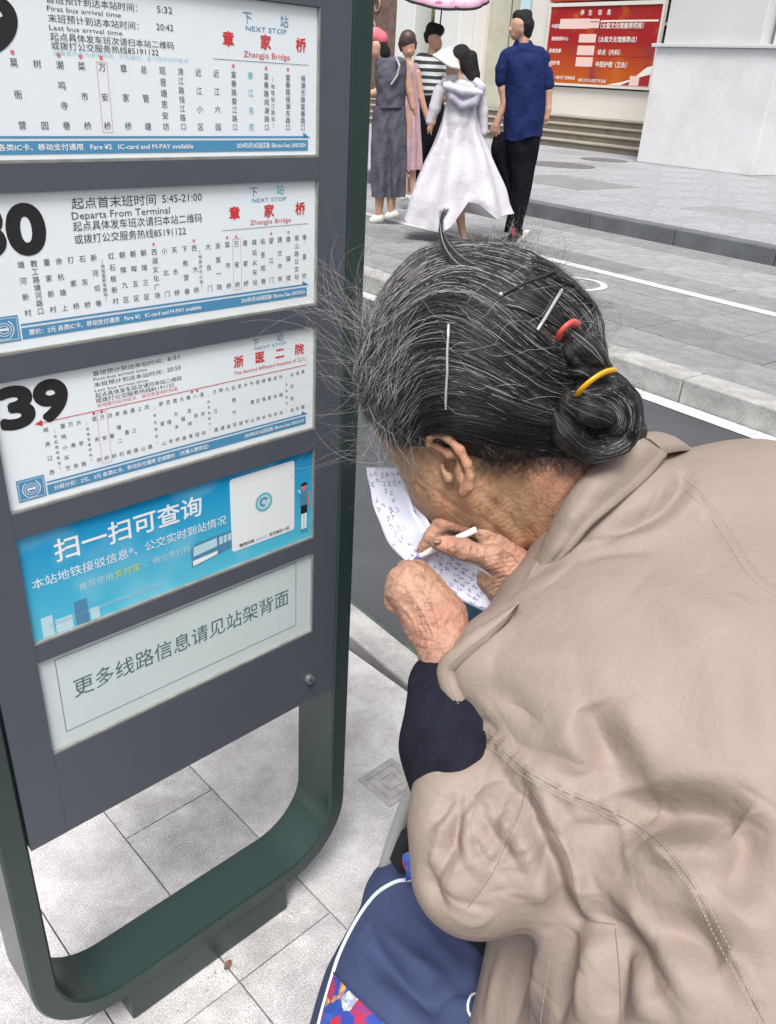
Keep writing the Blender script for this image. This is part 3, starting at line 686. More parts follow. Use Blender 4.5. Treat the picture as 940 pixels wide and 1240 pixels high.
def fold(P, N_, bv, path, amp, wid, n=24, taper=True, sharp=False):
    L_ = np.array([tuple(q) for q in on_surface(bv, path, n)])
    if len(L_) < 2: return 0
    lo, hi = L_.min(0)-3*wid, L_.max(0)+3*wid; idx = np.where(((P > lo) & (P < hi)).all(1))[0]
    best = np.full(len(idx), 9.); tt = np.zeros(len(idx)); Q = P[idx]
    for i in range(len(L_)-1):
        a, b = L_[i], L_[i+1]; ab = b-a; t = np.clip(((Q-a)@ab)/max(ab@ab, 1e-12), 0, 1)
        d = np.linalg.norm(Q-a-t[:, None]*ab, axis=1); m = d < best; best[m] = d[m]; tt[m] = (i+t[m])/(len(L_)-1)
    env = np.sqrt(np.clip(np.sin(np.pi*np.clip(tt, .02, .98)), 0, 1)) if taper else 1
    r = np.zeros(len(P)); r[idx] = amp*env*(np.exp(-best/wid) if sharp else np.exp(-(best/wid)**2)); return r

# ------------------------------------------------------------ the woman who is writing
def skin_extra(n, co, cur, mixc, ntex, ramp):
    a = mixc(ramp(ntex(95, 5, .7), .52, .66), cur, mixc(.60, cur, (.15, .075, .04, 1)))
    return mixc(ramp(ntex(22, 3), .45, .65), a, mixc(.35, a, (.46, .17, .12, 1)))
M['skin'] = mat('weathered skin', (.335, .20, .115), .5, noise=(26, .2), sss=.10, bump=(230, .8, .0022), spec=.35, extra=skin_extra)
M['skin_h'] = mat('lined hand skin', (.37, .215, .15), .5, noise=(34, .22), sss=.10, bump=(210, .9, .0026), spec=.35, extra=skin_extra)
M['nail'] = mat('fingernail', (.26, .16, .10), .35)
def fab_extra(n, co, cur, mixc, ntex, ramp):
    return mixc(ramp(ntex(5, 5), .4, .7), cur, mixc(.10, cur, (.36, .25, .22, 1)))
M['jacket'] = mat('beige cotton jacket', (.245, .196, .168), .62, noise=(10, .05), bump=(38, .55, .0045), spec=.3, extra=fab_extra)
M['thread'] = mat('beige stitching', (.36, .30, .255), .8)
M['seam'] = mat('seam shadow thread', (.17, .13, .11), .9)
M['dcloth'] = mat('dark navy ribbed sleeve', (.012, .013, .021), .9, noise=(60, .25), bump=(300, .7, .002), spec=.1)
M['jean'] = mat('blue trousers', (.03, .115, .19), .85, noise=(40, .25), bump=(600, .5, .0008))
M['shoe'] = mat('black cloth shoe', (.02, .02, .022), .7)
granny = thing('person', 'elderly woman in beige jacket bent over, writing on paper beside the bus stop sign', 'person', (.56, .28, 0))
GO = Vector(granny.location)
def gpart(name, pts, faces, mats, parent=None, **kw):
    me = np_mesh(name, np.asarray(pts)-np.array(GO), faces)
    for m in (mats if isinstance(mats, (list, tuple)) else [mats]): me.materials.append(m)
    return link(name, me, parent if parent is not None else granny, **kw)
def gmb(mb, name, mats, parent=None, **kw):
    mb.v = [(v[0]-GO.x, v[1]-GO.y, v[2]) for v in mb.v]
    return mb.build(name, mats, parent if parent is not None else granny, **kw)

# --- head, neck
S_ = []
S_ += [cone(pr(590, 440, .81, 112), pr(640, 440, .82, 92)), cone(pr(585, 445, .82, 100), pr(520, 500, .84, 68), .05)]
S_ += [cone(pr(533, 545, .835, 52), pr(560, 590, .84, 50)), cone(pr(553, 582, .825, 46), pr(628, 634, .845, 32), .03)]
S_ += [cone(pr(545, 600, .86, 40), pr(625, 625, .875, 34))]
S_ += [cone(pr(640, 520, .83, 72), pr(705, 600, .835, 66), .02), cone(pr(700, 590, .835, 70), pr(770, 640, .86, 80))]
S_ += [cone(pr(650, 600, .83, 34), pr(700, 650, .84, 40), .02)]
# face seen only from the far side: nose, brow, lips, chin
S_ += [cone(pr(530, 575, .90, 40), pr(570, 615, .905, 36), .03), cone(pr(538, 585, .935, 10), pr(556, 604, .965, 13), .012), cone(pr(575, 622, .950, 14), pr(590, 630, .945, 13), .01), cone(pr(600, 632, .925, 22), pr(612, 640, .915, 22), .015)]
S_ += [cone(pr(560, 575, .80, 12), pr(580, 600, .80, 10), .02)]
# ear
S_ += chain([pr(519, 538, .762, 4.5), pr(521, 529, .756, 4.8), pr(530, 525, .752, 5), pr(544, 531, .749, 5.2), pr(557, 545, .748, 5.2), pr(566, 562, .749, 5), pr(570, 578, .752, 5), pr(568, 590, .756, 6), pr(562, 596, .761, 7)], .004)
S_ += chain([pr(530, 541, .767, 5), pr(546, 550, .762, 5), pr(555, 566, .762, 4.5), pr(559, 580, .762, 6)], .008)
S_ += [cone(pr(538, 566, .775, 6), pr(544, 580, .774, 6), .008)]
S_ += [ell(V(546, 563, .7665), .0055, .0075, .012, Matrix((RT, UP, FW)).transposed().to_3x3()@Matrix.Rotation(R_(-28), 3, 'Z'), .004, True)]
head_p, head_f = sdf_mesh(S_, .0016, .025)
head_p = relax(head_p, head_f, 1, .4)
hm = np_mesh('tmp', head_p, head_f); hn = vnormals(hm); hb = bvh_of(head_p, head_f)
disp = np.zeros(len(head_p))
for path, a, w_ in [([(575, 592), (600, 610), (625, 640), (640, 668)], -.004, .006), ([(590, 575), (620, 610), (640, 650)], -.002, .005), ([(700, 585), (672, 625), (660, 660)], -.0022, .004), ([(690, 560), (665, 590), (655, 625)], -.0016, .003), ([(712, 575), (690, 600), (676, 640)], -.0018, .003), 
                    ([(520, 590), (545, 610), (570, 625)], -.0015, .004), ([(580, 625), (600, 640), (612, 655)], -.0012, .003), ([(600, 605), (612, 625), (622, 648)], .0015, .005), ([(500, 585), (520, 600)], -.0015, .003)]:
    disp += fold(head_p, hn, hb, path, a, w_)
disp += .0005*noise3(head_p, 260, 3)+.0008*noise3(head_p, 90, 4)
for i_ in range(14):
    x0, y0 = random.choice(((600, 600), (560, 615), (680, 590), (700, 575), (620, 640), (530, 600)))
    x0 += random.uniform(-25, 25); y0 += random.uniform(-18, 18); an = random.uniform(.5, 1.2); l_ = random.uniform(10, 24)
    disp += fold(head_p, hn, hb, [(x0-l_*math.cos(an), y0-l_*math.sin(an)), (x0+2, y0-2), (x0+l_*math.cos(an), y0+l_*math.sin(an))], -.0009, .0016, 8, sharp=True)
head_p = head_p+hn*disp[:, None]

# --- hands: right hand holds the pen, left hand steadies the paper
Hd = []
Hd += [cone(pr(596, 682, .835, 27), pr(618, 700, .835, 28), .015), cone(pr(614, 672, .845, 22), pr(640, 712, .84, 27)), cone(pr(596, 700, .845, 22), pr(622, 722, .845, 24))]
Hd += chain([pr(622, 712, .842, 26), pr(668, 748, .845, 30), pr(740, 800, .80, 42)])
fk_ = .0045
Hd += chain([pr(622, 693, .822, 17), pr(596, 675, .812, 15), pr(562, 665, .806, 12.5), pr(545, 661, .803, 11), pr(529, 657, .802, 8.5)], fk_)           # thumb
Hd += chain([pr(612, 664, .836, 15), pr(585, 645, .824, 13), pr(549, 631, .819, 11.5), pr(538, 630, .818, 11), pr(522, 650, .822, 9), pr(512, 665, .827, 7)], fk_)  # index
Hd += chain([pr(604, 692, .846, 14), pr(572, 680, .842, 12), pr(548, 671, .842, 10.5), pr(530, 676, .842, 9), pr(527, 683, .842, 7.5)], fk_)    # middle
Hd += chain([pr(604, 706, .852, 13), pr(574, 696, .852, 11.5), pr(557, 688, .852, 10), pr(552, 692, .854, 8)], fk_)   # ring
Hd += chain([pr(608, 720, .856, 12), pr(584, 711, .856, 10.5), pr(568, 701, .858, 9), pr(562, 704, .860, 7)], fk_)  # little
rh_p, rh_f = sdf_mesh(Hd, .0011, .012, .008)
Hl = []
Hl += [cone(pr(500, 712, .772, 27), pr(530, 752, .768, 29), .02), cone(pr(486, 712, .776, 17), pr(516, 758, .775, 27)), cone(pr(505, 700, .775, 17), pr(540, 745, .772, 22))]
Hl += chain([pr(528, 748, .768, 30), pr(541, 790, .758, 30), pr(548, 860, .742, 32), pr(556, 960, .715, 36)])
for (kx, ky, kd), (mx, my, md), (tx, ty, td) in (((496, 694, .772), (492, 690, .805), (520, 706, .825)), ((483, 700, .776), (482, 701, .812), (512, 716, .832)), ((477, 714, .780), (480, 718, .816), (508, 727, .834)), ((478, 729, .784), (486, 734, .814), (512, 739, .828))):
    Hl += chain([pr(kx, ky, kd, 12.5), pr(mx, my, md, 11), pr((mx+tx)/2-3, (my+ty)/2, (md+td)/2+.006, 9.5), pr(tx, ty, td, 8)], fk_)
Hl += chain([pr(532, 742, .776, 14), pr(528, 715, .775, 12.5), pr(512, 694, .778, 11), pr(502, 686, .784, 9)], fk_)     # thumb lies along the paper
lh_p, lh_f = sdf_mesh(Hl, .0011, .014, .008)
def hand_detail(p, f, paths):
    p = relax(p, f, 1, .4); me = np_mesh('t', p, f); nn = vnormals(me); bv = bvh_of(p, f); d = np.zeros(len(p))
    for path, a, w_ in paths: d += fold(p, nn, bv, path, a, w_, 14)
    d += .00045*noise3(p, 620, 5)+.0006*noise3(p, 260, 6)
    return p+nn*d[:, None], f
wr = [([(628, 668+6*i), (606, 672+5.5*i), (588, 676+6*i)], -.0007, .0012) for i in range(8)]+[([(640, 690+9*i), (622, 700+8*i), (606, 712+7*i)], -.0008, .0014) for i in range(4)]
wr += [([(566+9*i, 654), (562+9*i, 668), (566+9*i, 682)], -.0006, .001) for i in range(4)]+[([(542, 650), (540, 660), (543, 670)], -.0007, .001), ([(548, 622), (552, 634), (549, 645)], -.0008, .001), ([(600, 655), (615, 672), (640, 690)], .0012, .0025)]
rh_p, rh_f = hand_detail(rh_p, rh_f, wr)
wl = [([(486, 704), (505, 728), (524, 765)], .0012, .0022), ([(500, 696), (522, 728), (536, 765)], .0011, .0022), ([(476, 722), (494, 742), (512, 770)], .0010, .0022), ([(494, 770), (520, 776), (545, 770)], -.0009, .0018), ([(500, 782), (525, 788), (552, 782)], -.0008, .0016)]
wl += [([(489, 690), (476, 700), (468, 708)], -.0020, .0022), ([(478, 706), (468, 714), (464, 722)], -.0018, .002), ([(475, 724), (468, 732), (466, 740)], -.0018, .002), ([(496, 688), (484, 694), (474, 700)], .0012, .002)]
wl += [([(488+4*i, 690+3*i), (500+4*i, 712+3*i), (512+3*i, 730+3*i)], -.0005, .0009) for i in range(6)]+[([(500+6*i, 745), (506+6*i, 760), (512+6*i, 772)], -.0007, .001) for i in range(7)]+[([(490, 735+9*i), (512, 730+9*i), (534, 735+9*i)], -.0006, .001) for i in range(6)]
wl += [([(470+5*i, 735-8*i), (482+5*i, 738-8*i)], -.0006, .001) for i in range(5)]+[([(545, 745), (530, 760), (518, 785)], .0009, .002)]
lh_p, lh_f = hand_detail(lh_p, lh_f, wl)

# --- rest of the body under the clothes, legs included
hip, kneeL, kneeR = Vector((.56, .06, .45)), V(600, 800, 1.02), V(592, 765, 1.10)
B_ = [cone((V(770, 660, .885), .05), (V(800, 760, .88), .07)), cone((V(800, 760, .88), .07), (V(880, 1050, .84), .09)), cone((V(880, 1050, .84), .09), (hip, .11)),
      cone((V(740, 800, .815), .03), (V(800, 790, .88), .045)), cone((V(560, 960, .72), .028), (V(582, 1050, .715), .03)), cone((V(582, 1050, .715), .03), (V(740, 950, .80), .035)), cone((V(740, 950, .80), .035), (V(840, 950, .87), .05))]
bd_p, bd_f = sdf_mesh(B_, .006, .03)
allp, allf, off = [], [], 0
for p_, f_ in ((head_p, head_f), (rh_p, rh_f), (lh_p, lh_f), (bd_p, bd_f)):
    allp.append(p_); allf.append(f_+off); off += len(p_)
body_o = gpart('body', np.vstack(allp), np.vstack(allf), [M['skin'], M['skin_h']])
mi = np.zeros(len(body_o.data.polygons), np.int32); nh = len(head_f); mi[nh:nh+len(rh_f)+len(lh_f)] = 1
if len(mi) == len(np.vstack(allf)): body_o.data.polygons.foreach_set('material_index', mi)
Lg = []
for kn, ft, hx in ((kneeL, Vector((.62, .42, .06)), -.06), (kneeR, Vector((.70, .50, .06)), .06)):
    Lg += [cone((hip+Vector((hx, 0, -.01)), .088), (kn, .062)), cone((kn, .062), (ft+Vector((0, 0, .03)), .042))]
Lg += [cone((hip+Vector((-.07, 0, 0)), .10), (hip+Vector((.07, 0, 0)), .10))]
p_, f_ = sdf_mesh(Lg, .005, .03)
gpart('trousers', p_, f_, M['jean'])
for ft in (Vector((.62, .42, 0)), Vector((.70, .50, 0))):
    p_, f_ = sdf_mesh([cone((ft+Vector((0, -.05, .035)), .034), (ft+Vector((0, .10, .028)), .028)), cone((ft+Vector((0, 0, .05)), .042), (ft+Vector((0, .03, .04)), .036))], .004, .02)
    p_[:, 2] = np.maximum(p_[:, 2], .002); gpart('shoe', p_, f_, M['shoe'])
# eyes on the hidden side of the face, thumb nail
e_ = MB(); e_.ball(V(538, 572, .938), .011); gmb(e_, 'eye', mat('eye', (.5, .5, .5), .2), smooth=True)
t = MB(); t.ball(V(530, 655, .7945), (.0046, .0036, .0016)); gmb(t, 'nail', M['nail'], smooth=True)

# --- dark inner sleeve on the left forearm
p_, f_ = sdf_mesh([cone(pr(540, 832, .752, 46), pr(546, 900, .735, 57)), cone(pr(546, 900, .735, 57), pr(566, 975, .715, 60)), cone(pr(560, 820, .76, 30), pr(585, 860, .75, 40))], .003, .02)
nn = vnormals(np_mesh('t', p_, f_)); p_ = p_+nn*(.0012*noise3(p_, 120, 9))[:, None]
sl_o = gpart('inner_sleeve', p_, f_, M['dcloth'])

# --- jacket
J = []
J += [cone(pr(905, 650, .885, 100), pr(1040, 760, .86, 120), .06)]                                # far shoulder
J += [cone(pr(770, 650, .85, 98), pr(905, 650, .885, 100), .06)]
J += [cone(pr(745, 690, .83, 92), pr(800, 800, .80, 150), .06)]
J += [cone(pr(700, 800, .78, 118), pr(850, 900, .76, 190), .06)]                                 # left shoulder and back
J += [cone(pr(590, 815, .738, 52), pr(670, 865, .73, 110), .04), cone(pr(606, 792, .755, 44), pr(680, 800, .76, 90), .03), cone(pr(662, 762, .80, 56), pr(700, 840, .78, 110), .04), cone(pr(655, 738, .82, 34), pr(700, 760, .81, 70), .03)]
J += [cone(pr(850, 900, .76, 190), pr(900, 1150, .70, 230), .08), cone(pr(950, 800, .86, 200), pr(1080, 1100, .80, 240), .08)]
J += [cone(pr(700, 930, .715, 95), pr(640, 1010, .70, 88), .03), cone(pr(640, 1010, .70, 86), pr(575, 1052, .69, 66), .03), cone(pr(575, 1052, .69, 66), pr(558, 990, .70, 56), .03), cone(pr(558, 990, .70, 56), pr(552, 958, .71, 50), .02)]
J += [cone(pr(700, 1150, .82, 108), pr(665, 1275, .80, 100), .014), cone(pr(800, 1170, .80, 130), pr(760, 1340, .76, 150), .02), cone(pr(900, 1150, .70, 230), pr(950, 1500, .66, 300), .06)]
jp, jf = sdf_mesh(J, .0023, .05, .02)
jp = relax(jp, jf, 2)
jn = vnormals(np_mesh('t', jp, jf)); jb = bvh_of(jp, jf)
seamA = [(546, 858), (572, 880), (605, 905), (640, 935), (690, 962), (745, 985), (795, 1018), (838, 1070), (875, 1140), (925, 1238)]
seamB = [(638, 945), (662, 990), (688, 1040), (698, 1085), (712, 1112), (745, 1120)]
seamC = [(820, 585), (850, 612), (880, 655), (910, 700), (945, 725)]
FOLDS = [
 (seamA, .0035, .009), ([(x+6, y-17) for x, y in seamA[1:]], -.0035, .011), ([(x-8, y+16) for x, y in seamA[2:]], -.003, .010),
 (seamB, .007, .009), ([(x-15, y+6) for x, y in seamB], -.010, .009), ([(x-40, y+10) for x, y in seamB[1:4]], .004, .012), ([(548, 872), (562, 884), (580, 900)], -.008, .005),
 (seamC, .002, .006),
 ([(828, 565), (826, 590), (800, 618), (750, 640), (715, 652)], -.0065, .010), ([(845, 565), (842, 600), (812, 634), (760, 655)], .003, .010),
 ([(690, 668), (730, 650), (775, 648)], .003, .007), ([(700, 680), (740, 668), (790, 668)], -.0025, .006),
 ([(745, 1002), (800, 985), (860, 985), (893, 1008)], -.017, .019), ([(750, 1036), (800, 1028), (850, 1032), (890, 1055)], .010, .015), ([(780, 960), (840, 950), (890, 965)], .005, .018), ([(893, 990), (905, 1020), (893, 1060), (870, 1080)], -.008, .016),
 ([(712, 850), (728, 890), (748, 925), (762, 958)], -.010, .018), ([(740, 850), (762, 890), (790, 930)], .005, .020), ([(690, 860), (700, 900), (712, 940)], .004, .014),
 ([(780, 1100), (840, 1085), (900, 1110), (945, 1105)], .006, .018), ([(770, 1130), (830, 1130), (880, 1165)], -.008, .016), ([(700, 1105), (740, 1120), (770, 1150), (800, 1210)], -.010, .013), ([(730, 1100), (770, 1120), (800, 1150), (840, 1230)], .006, .014),
 ([(900, 760), (925, 850), (930, 930)], -.004, .022), ([(870, 780), (890, 860), (895, 930)], .003, .022), ([(600, 790), (640, 800), (700, 790)], .003, .016), ([(585, 830), (620, 850), (650, 880)], -.003, .012),
 ([(640, 705), (665, 700), (690, 685)], .003, .008), ([(780, 700), (850, 740), (930, 760)], .003, .025), ([(760, 740), (820, 790), (900, 820)], -.0025, .022),
 # sleeve wrinkles
 ([(640, 940), (625, 990), (600, 1050), (570, 1098)], -.004, .004), ([(548, 955), (535, 985), (515, 1005)], -.004, .006), ([(560, 955), (552, 990), (530, 1020)], .003, .006),
 ([(572, 965), (562, 1000), (570, 1035), (600, 1062)], .005, .007), ([(560, 980), (552, 1010), (556, 1045)], -.005, .006), ([(590, 960), (605, 995), (640, 1030)], .004, .007), ([(585, 985), (600, 1015), (622, 1042)], -.004, .006),
 ([(520, 1040), (522, 1075), (540, 1100)], -.005, .008), ([(532, 1030), (537, 1065), (560, 1090)], .004, .007), ([(610, 945), (640, 975), (660, 1010)], -.0045, .008), ([(630, 1050), (660, 1040), (685, 1045)], -.003, .010), ([(600, 1085), (640, 1080), (680, 1090)], .004, .010),
 ([(510, 1000), (540, 1000), (560, 985)], .002, .005),
 # hanging hem
 ([(640, 1130), (632, 1180), (622, 1240)], -.006, .010), ([(665, 1120), (655, 1180), (645, 1240)], .006, .010), ([(690, 1115), (682, 1180), (672, 1240)], -.007, .010), ([(715, 1120), (712, 1180), (705, 1240)], .007, .011), ([(745, 1135), (745, 1190), (742, 1240)], -.009, .011), ([(775, 1150), (782, 1200), (790, 1240)], .006, .013),
 ([(612, 1140), (598, 1190), (588, 1240)], .004, .008)]
dj = np.zeros(len(jp))
for path, a, w_ in FOLDS: dj += (1.7 if w_ >= .012 else 1.3 if path[0][0] > 640 or abs(a) > .0065 else .75)* fold(jp, jn, jb, path, a, w_)
CR = [(560, 1010, 36, 45, -.3), (600, 1000, 40, 40, .9), (590, 1070, 40, 30, .2), (650, 960, 30, 30, .8), (705, 985, 45, 30, .6), (720, 1090, 50, 35, .5), (650, 700, 25, 22, -.5), (720, 640, 60, 22, -.35), (850, 1150, 70, 60, .9), (760, 1040, 60, 40, .2), (820, 610, 30, 30, -.9), (600, 880, 40, 25, .7), (880, 700, 60, 60, .8), (700, 1180, 60, 50, 1.5), (900, 1000, 50, 60, .3)]
for _ in range(80):      # fine sharp creases where the cloth bunches
    cx, cy, sx_, sy_, an = random.choice(CR)
    cx += random.uniform(-sx_, sx_); cy += random.uniform(-sy_, sy_); an = an+random.gauss(0, .35); l_ = random.uniform(16, 44)
    dj += fold(jp, jn, jb, [(cx-l_*math.cos(an), cy-l_*math.sin(an)), (cx+random.uniform(-6, 6), cy+random.uniform(-6, 6)), (cx+l_*math.cos(an), cy+l_*math.sin(an))], random.choice((-1, -1, 1))*random.uniform(.0008, .0022), random.uniform(.0018, .0045), 9, sharp=True)
_sa = resample([tuple(map(float, p)) for p in seamA], 62)
for i in range(1, 61):     # puckers across the felled seam
    tx, ty = _sa[min(i+1, 61)]-_sa[i-1]; l_ = math.hypot(tx, ty); nx, ny = -ty/l_, tx/l_; r = random.uniform(7, 20 if i < 34 else 11); o_ = random.uniform(-5, 5)
    x, y = _sa[i]+np.array([tx, ty])/l_*random.uniform(-4, 4)
    dj += fold(jp, jn, jb, [(x-nx*(r-o_), y-ny*(r-o_)), (x+random.uniform(-2, 2), y), (x+nx*(r+o_), y+ny*(r+o_))], random.choice((-1, 1))*random.uniform(.0006, .0017)*(1 if i < 40 else .6), random.uniform(.0018, .003), 8)
for i in range(26):        # puckers beside the sleeve stitching
    u = i/25; x, y = 568+36*u+random.uniform(-3, 3), 985+75*u; a_ = random.uniform(-.9, -.2); r = random.uniform(6, 15)
    for dx in (0, 34): dj += fold(jp, jn, jb, [(x+dx-r*math.cos(a_), y-dx*.5-r*math.sin(a_)), (x+dx, y-dx*.5), (x+dx+r*math.cos(a_), y-dx*.5+r*math.sin(a_))], random.choice((-1, 1))*random.uniform(.0005, .0013), .0022, 7)
for path, a, w_ in [([(828, 568), (826, 592), (800, 618), (750, 641), (715, 652)], -.004, .006), ([(548, 955), (535, 985), (515, 1005)], -.004, .004), ([(560, 985), (552, 1012), (556, 1045)], -.004, .005), ([(585, 985), (600, 1015), (622, 1042)], -.004, .004), ([(520, 1040), (522, 1075), (540, 1100)], -.005, .005), ([(610, 945), (640, 975), (660, 1010)], -.004, .005), ([(745, 1000), (800, 985), (860, 985), (893, 1008)], -.004, .010), ([(700, 1105), (740, 1120), (770, 1150), (800, 1210)], -.006, .008),
                    ([(575, 905), (560, 925), (530, 935)], -.003, .004), ([(560, 950), (551, 1000), (540, 1040), (523, 1080)], -.010, .006), ([(545, 975), (528, 1030), (514, 1070)], .005, .008), ([(566, 1000), (556, 1040), (545, 1085)], .005, .007), ([(600, 1105), (575, 1118), (540, 1105)], .003, .004), ([(650, 1000), (690, 1020), (700, 1060)], -.004, .006), ([(640, 935), (600, 940), (570, 960)], -.004, .004), ([(655, 955), (640, 1000), (600, 1045)], -.003, .004), ([(590, 925), (575, 960), (548, 1000)], -.004, .004), ([(612, 935), (600, 990), (560, 1060)], -.0035, .005), ([(625, 985), (590, 1030), (545, 1060)], .003, .005), ([(520, 960), (540, 968), (562, 962)], -.003, .003), ([(680, 985), (660, 1040), (640, 1080)], -.004, .006), ([(515, 1020), (545, 1030), (585, 1022)], -.003, .004), ([(600, 1100), (560, 1095), (530, 1075)], -.004, .006), ([(600, 912), (610, 960), (600, 1010)], -.003, .005), ([(640, 1135), (632, 1180), (622, 1240)], -.004, .005), ([(690, 1118), (682, 1180), (672, 1240)], -.004, .005), ([(745, 1138), (745, 1190), (742, 1240)], -.005, .006), ([(712, 852), (728, 890), (748, 925)], -.004, .010), ([(790, 1120), (850, 1150), (880, 1200)], -.004, .008), ([(640, 905), (700, 925), (760, 950)], -.003, .008)]:
    dj += fold(jp, jn, jb, path, a, w_, sharp=True)
dj += .0011*noise3(jp, 30, 1)+.00022*noise3(jp, 95, 2)
jp2 = relax(jp+jn*dj[:, None], jf, 1, .25)
jack = gpart('jacket', jp2, jf, M['jacket'])
jb = bvh_of(jp2, jf)
def stitch(mb, path, n, lift=.0005, w_=.00045, dash=.6):
    P_ = on_surface(jb, path, n*3+1, lift)
    for i in range(0, len(P_)-2, 3): mb.tube([P_[i], P_[i]*.4+P_[i+1]*.6, P_[i+1]*.6+P_[i+2]*.4], w_, 4)
st = MB()
stitch(st, [(x+2, y-6) for x, y in seamA], 120); stitch(st, [(x-2, y+7) for x, y in seamA], 120); stitch(st, seamC, 50); stitch(st, [(x+8, y-7) for x, y in seamC], 50)
stitch(st, [(572, 972), (563, 1000), (572, 1035), (612, 1068)], 36); stitch(st, [(578, 972), (570, 1000), (579, 1031), (614, 1060)], 36); stitch(st, [(596, 968), (612, 998), (642, 1027)], 26); stitch(st, [(602, 966), (618, 993), (646, 1020)], 26)
stitch(st, [(672, 1125), (663, 1180), (655, 1240)], 30)
gmb(st, 'stitching', M['thread'], jack, kind='stuff')
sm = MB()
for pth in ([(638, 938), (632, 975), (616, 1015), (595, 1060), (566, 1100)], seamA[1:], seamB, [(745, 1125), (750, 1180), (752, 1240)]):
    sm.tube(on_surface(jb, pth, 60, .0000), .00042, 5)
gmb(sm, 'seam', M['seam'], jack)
# front edge that hangs open over the forearm
edge = on_surface(jb, [(634, 722), (617, 742), (590, 757), (560, 778), (541, 800), (536, 820), (541, 842), (548, 858)], 40, .002)
ed = MB()
pts_ = [(627, 730, .760), (610, 741, .748), (582, 758, .728), (553, 780, .710), (533, 801, .698), (530, 820, .690), (539, 846, .682), (550, 868, .676)]
rs = resample([tuple(p) for p in pts_], 60); nrs = len(rs)
g_ = []; last_d = .72
for i, q in enumerate(rs):
    tx, ty = (rs[min(i+1, nrs-1)]-rs[max(i-1, 0)])[:2]; l_ = math.hypot(tx, ty); nx, ny = -ty/l_, tx/l_
    if nx > 0: nx, ny = -nx, -ny
    wv = 1.2*math.sin(i*.55)+.8*math.sin(i*1.3)
    h, nn_ = shoot(jb, q[0]-nx*24, q[1]-ny*24)
    if h is not None: last_d = last_d*.6+.4*(h-CAMP).dot(FW)
    d0 = last_d-.0015; e0 = last_d+.004
    k_ = min(1, (i+.2)/18); nx *= k_; ny *= k_
    g_.append([V(q[0]-nx*26, q[1]-ny*26, d0+.006), V(q[0]-nx*20, q[1]-ny*20, d0+.002), V(q[0]-nx*16, q[1]-ny*16, d0+.0002), V(q[0]-nx*8, q[1]-ny*8+wv*.2, d0-.0002), V(q[0], q[1]+wv*.5, e0), V(q[0]+nx*.8, q[1]+ny*.8+wv*.5, e0+.004), V(q[0]-nx*3, q[1]-ny*3+wv*.3, e0+.010), V(q[0]-nx*14, q[1]-ny*14, e0+.022)])
ed.sheet(g_, .0012); edo = gmb(ed, 'front_edge', M['jacket'], jack, smooth=True)
es = MB()
for k0 in range(0, nrs-2, 1):
    a_, b_ = (g_[k0][3]+g_[k0][2])/2, (g_[k0+1][3]+g_[k0+1][2])/2; n0 = -FW*.0014
    es.tube([a_+n0, a_.lerp(b_, .65)+n0], .00045, 4)
gmb(es, 'stitching', M['thread'], jack, kind='stuff')
# collar
inner = resample([(772, 527, .79), (742, 545, .775), (708, 578, .762), (682, 612, .765), (660, 655, .776), (643, 690, .79), (636, 712, .80)], 40)
outer = resample([(806, 549, .800), (782, 578, .778), (745, 609, .757), (715, 634, .750), (693, 660, .752), (668, 686, .762), (645, 706, .782)], 40)
g_ = []
for i, (a, b) in enumerate(zip(inner, outer)):
    row = [V(a[0]+1, a[1]+4, a[2]+.028), V(a[0], a[1], a[2]+.008)]
    for t_ in np.linspace(0, 1, 9):
        q = a*(1-t_)+b*t_; q = q.copy(); q[2] -= .010*math.sin(math.pi*min(t_*1.2, 1)); q[2] += .0010*math.sin(i*.8+t_*3)*math.sin(math.pi*t_)
        row.append(V(*q))
    row += [V(b[0]+1, b[1]+1.5, b[2]+.003), V(b[0]-3, b[1]-2, b[2]+.008)]
    g_.append(row)
cs_ = MB()
for k0 in range(0, 39): cs_.tube([g_[k0][-4]-FW*.0012, g_[k0][-4].lerp(g_[k0+1][-4], .65)-FW*.0012], .00042, 4)
gmb(cs_, 'stitching', M['thread'], jack, kind='stuff')
co_ = MB(); co_.sheet(g_, .0018); col_o = gmb(co_, 'collar', M['jacket'], jack, smooth=True)
# collar continues round the far side of the neck
g2 = []
i2 = resample([(772, 527, .79), (792, 522, .83), (800, 530, .875), (795, 548, .92)], 16); o2 = resample([(806, 549, .80), (832, 545, .84), (845, 550, .885), (838, 565, .93)], 16)
for a, b in zip(i2, o2): g2.append([V(a[0]-2, a[1]+6, a[2]+.02)]+[V(*(a*(1-t_)+b*t_-np.array([0, 6*math.sin(math.pi*t_), 0]))) for t_ in np.linspace(0, 1, 5)])
c2 = MB(); c2.sheet(g2, .0018); gmb(c2, 'collar', M['jacket'], jack, smooth=True)
# ------------------------------------------------------------ hair
M['hb'] = mat('dark hair mass', (.012, .011, .011), .55, noise=(120, .6), bump=(260, .8, .003))
HM = [mat('black hair', (.010, .010, .011), .42), mat('charcoal hair', (.045, .043, .043), .42), mat('grey hair', (.125, .12, .115), .45), mat('silver hair', (.42, .41, .40), .42)]
H_ = [cone(pr(560, 432, .80, 120), pr(606, 436, .80, 116), .03), cone(pr(606, 436, .80, 116), pr(660, 446, .805, 66), .03), cone(pr(500, 462, .80, 62), pr(530, 440, .80, 90), .03)]
H_ += [cone(pr(552, 484, .80, 36), pr(620, 498, .79, 52), .02), cone(pr(620, 500, .79, 50), pr(705, 500, .79, 50), .02), cone(pr(492, 500, .815, 34), pr(515, 480, .80, 50), .02), cone(pr(700, 508, .788, 50), pr(752, 522, .80, 30), .02)]
H_ += [cone(pr(636, 386, .795, 58), pr(678, 408, .795, 42), .02)]
hp, hf = sdf_mesh(H_, .0026, .02)
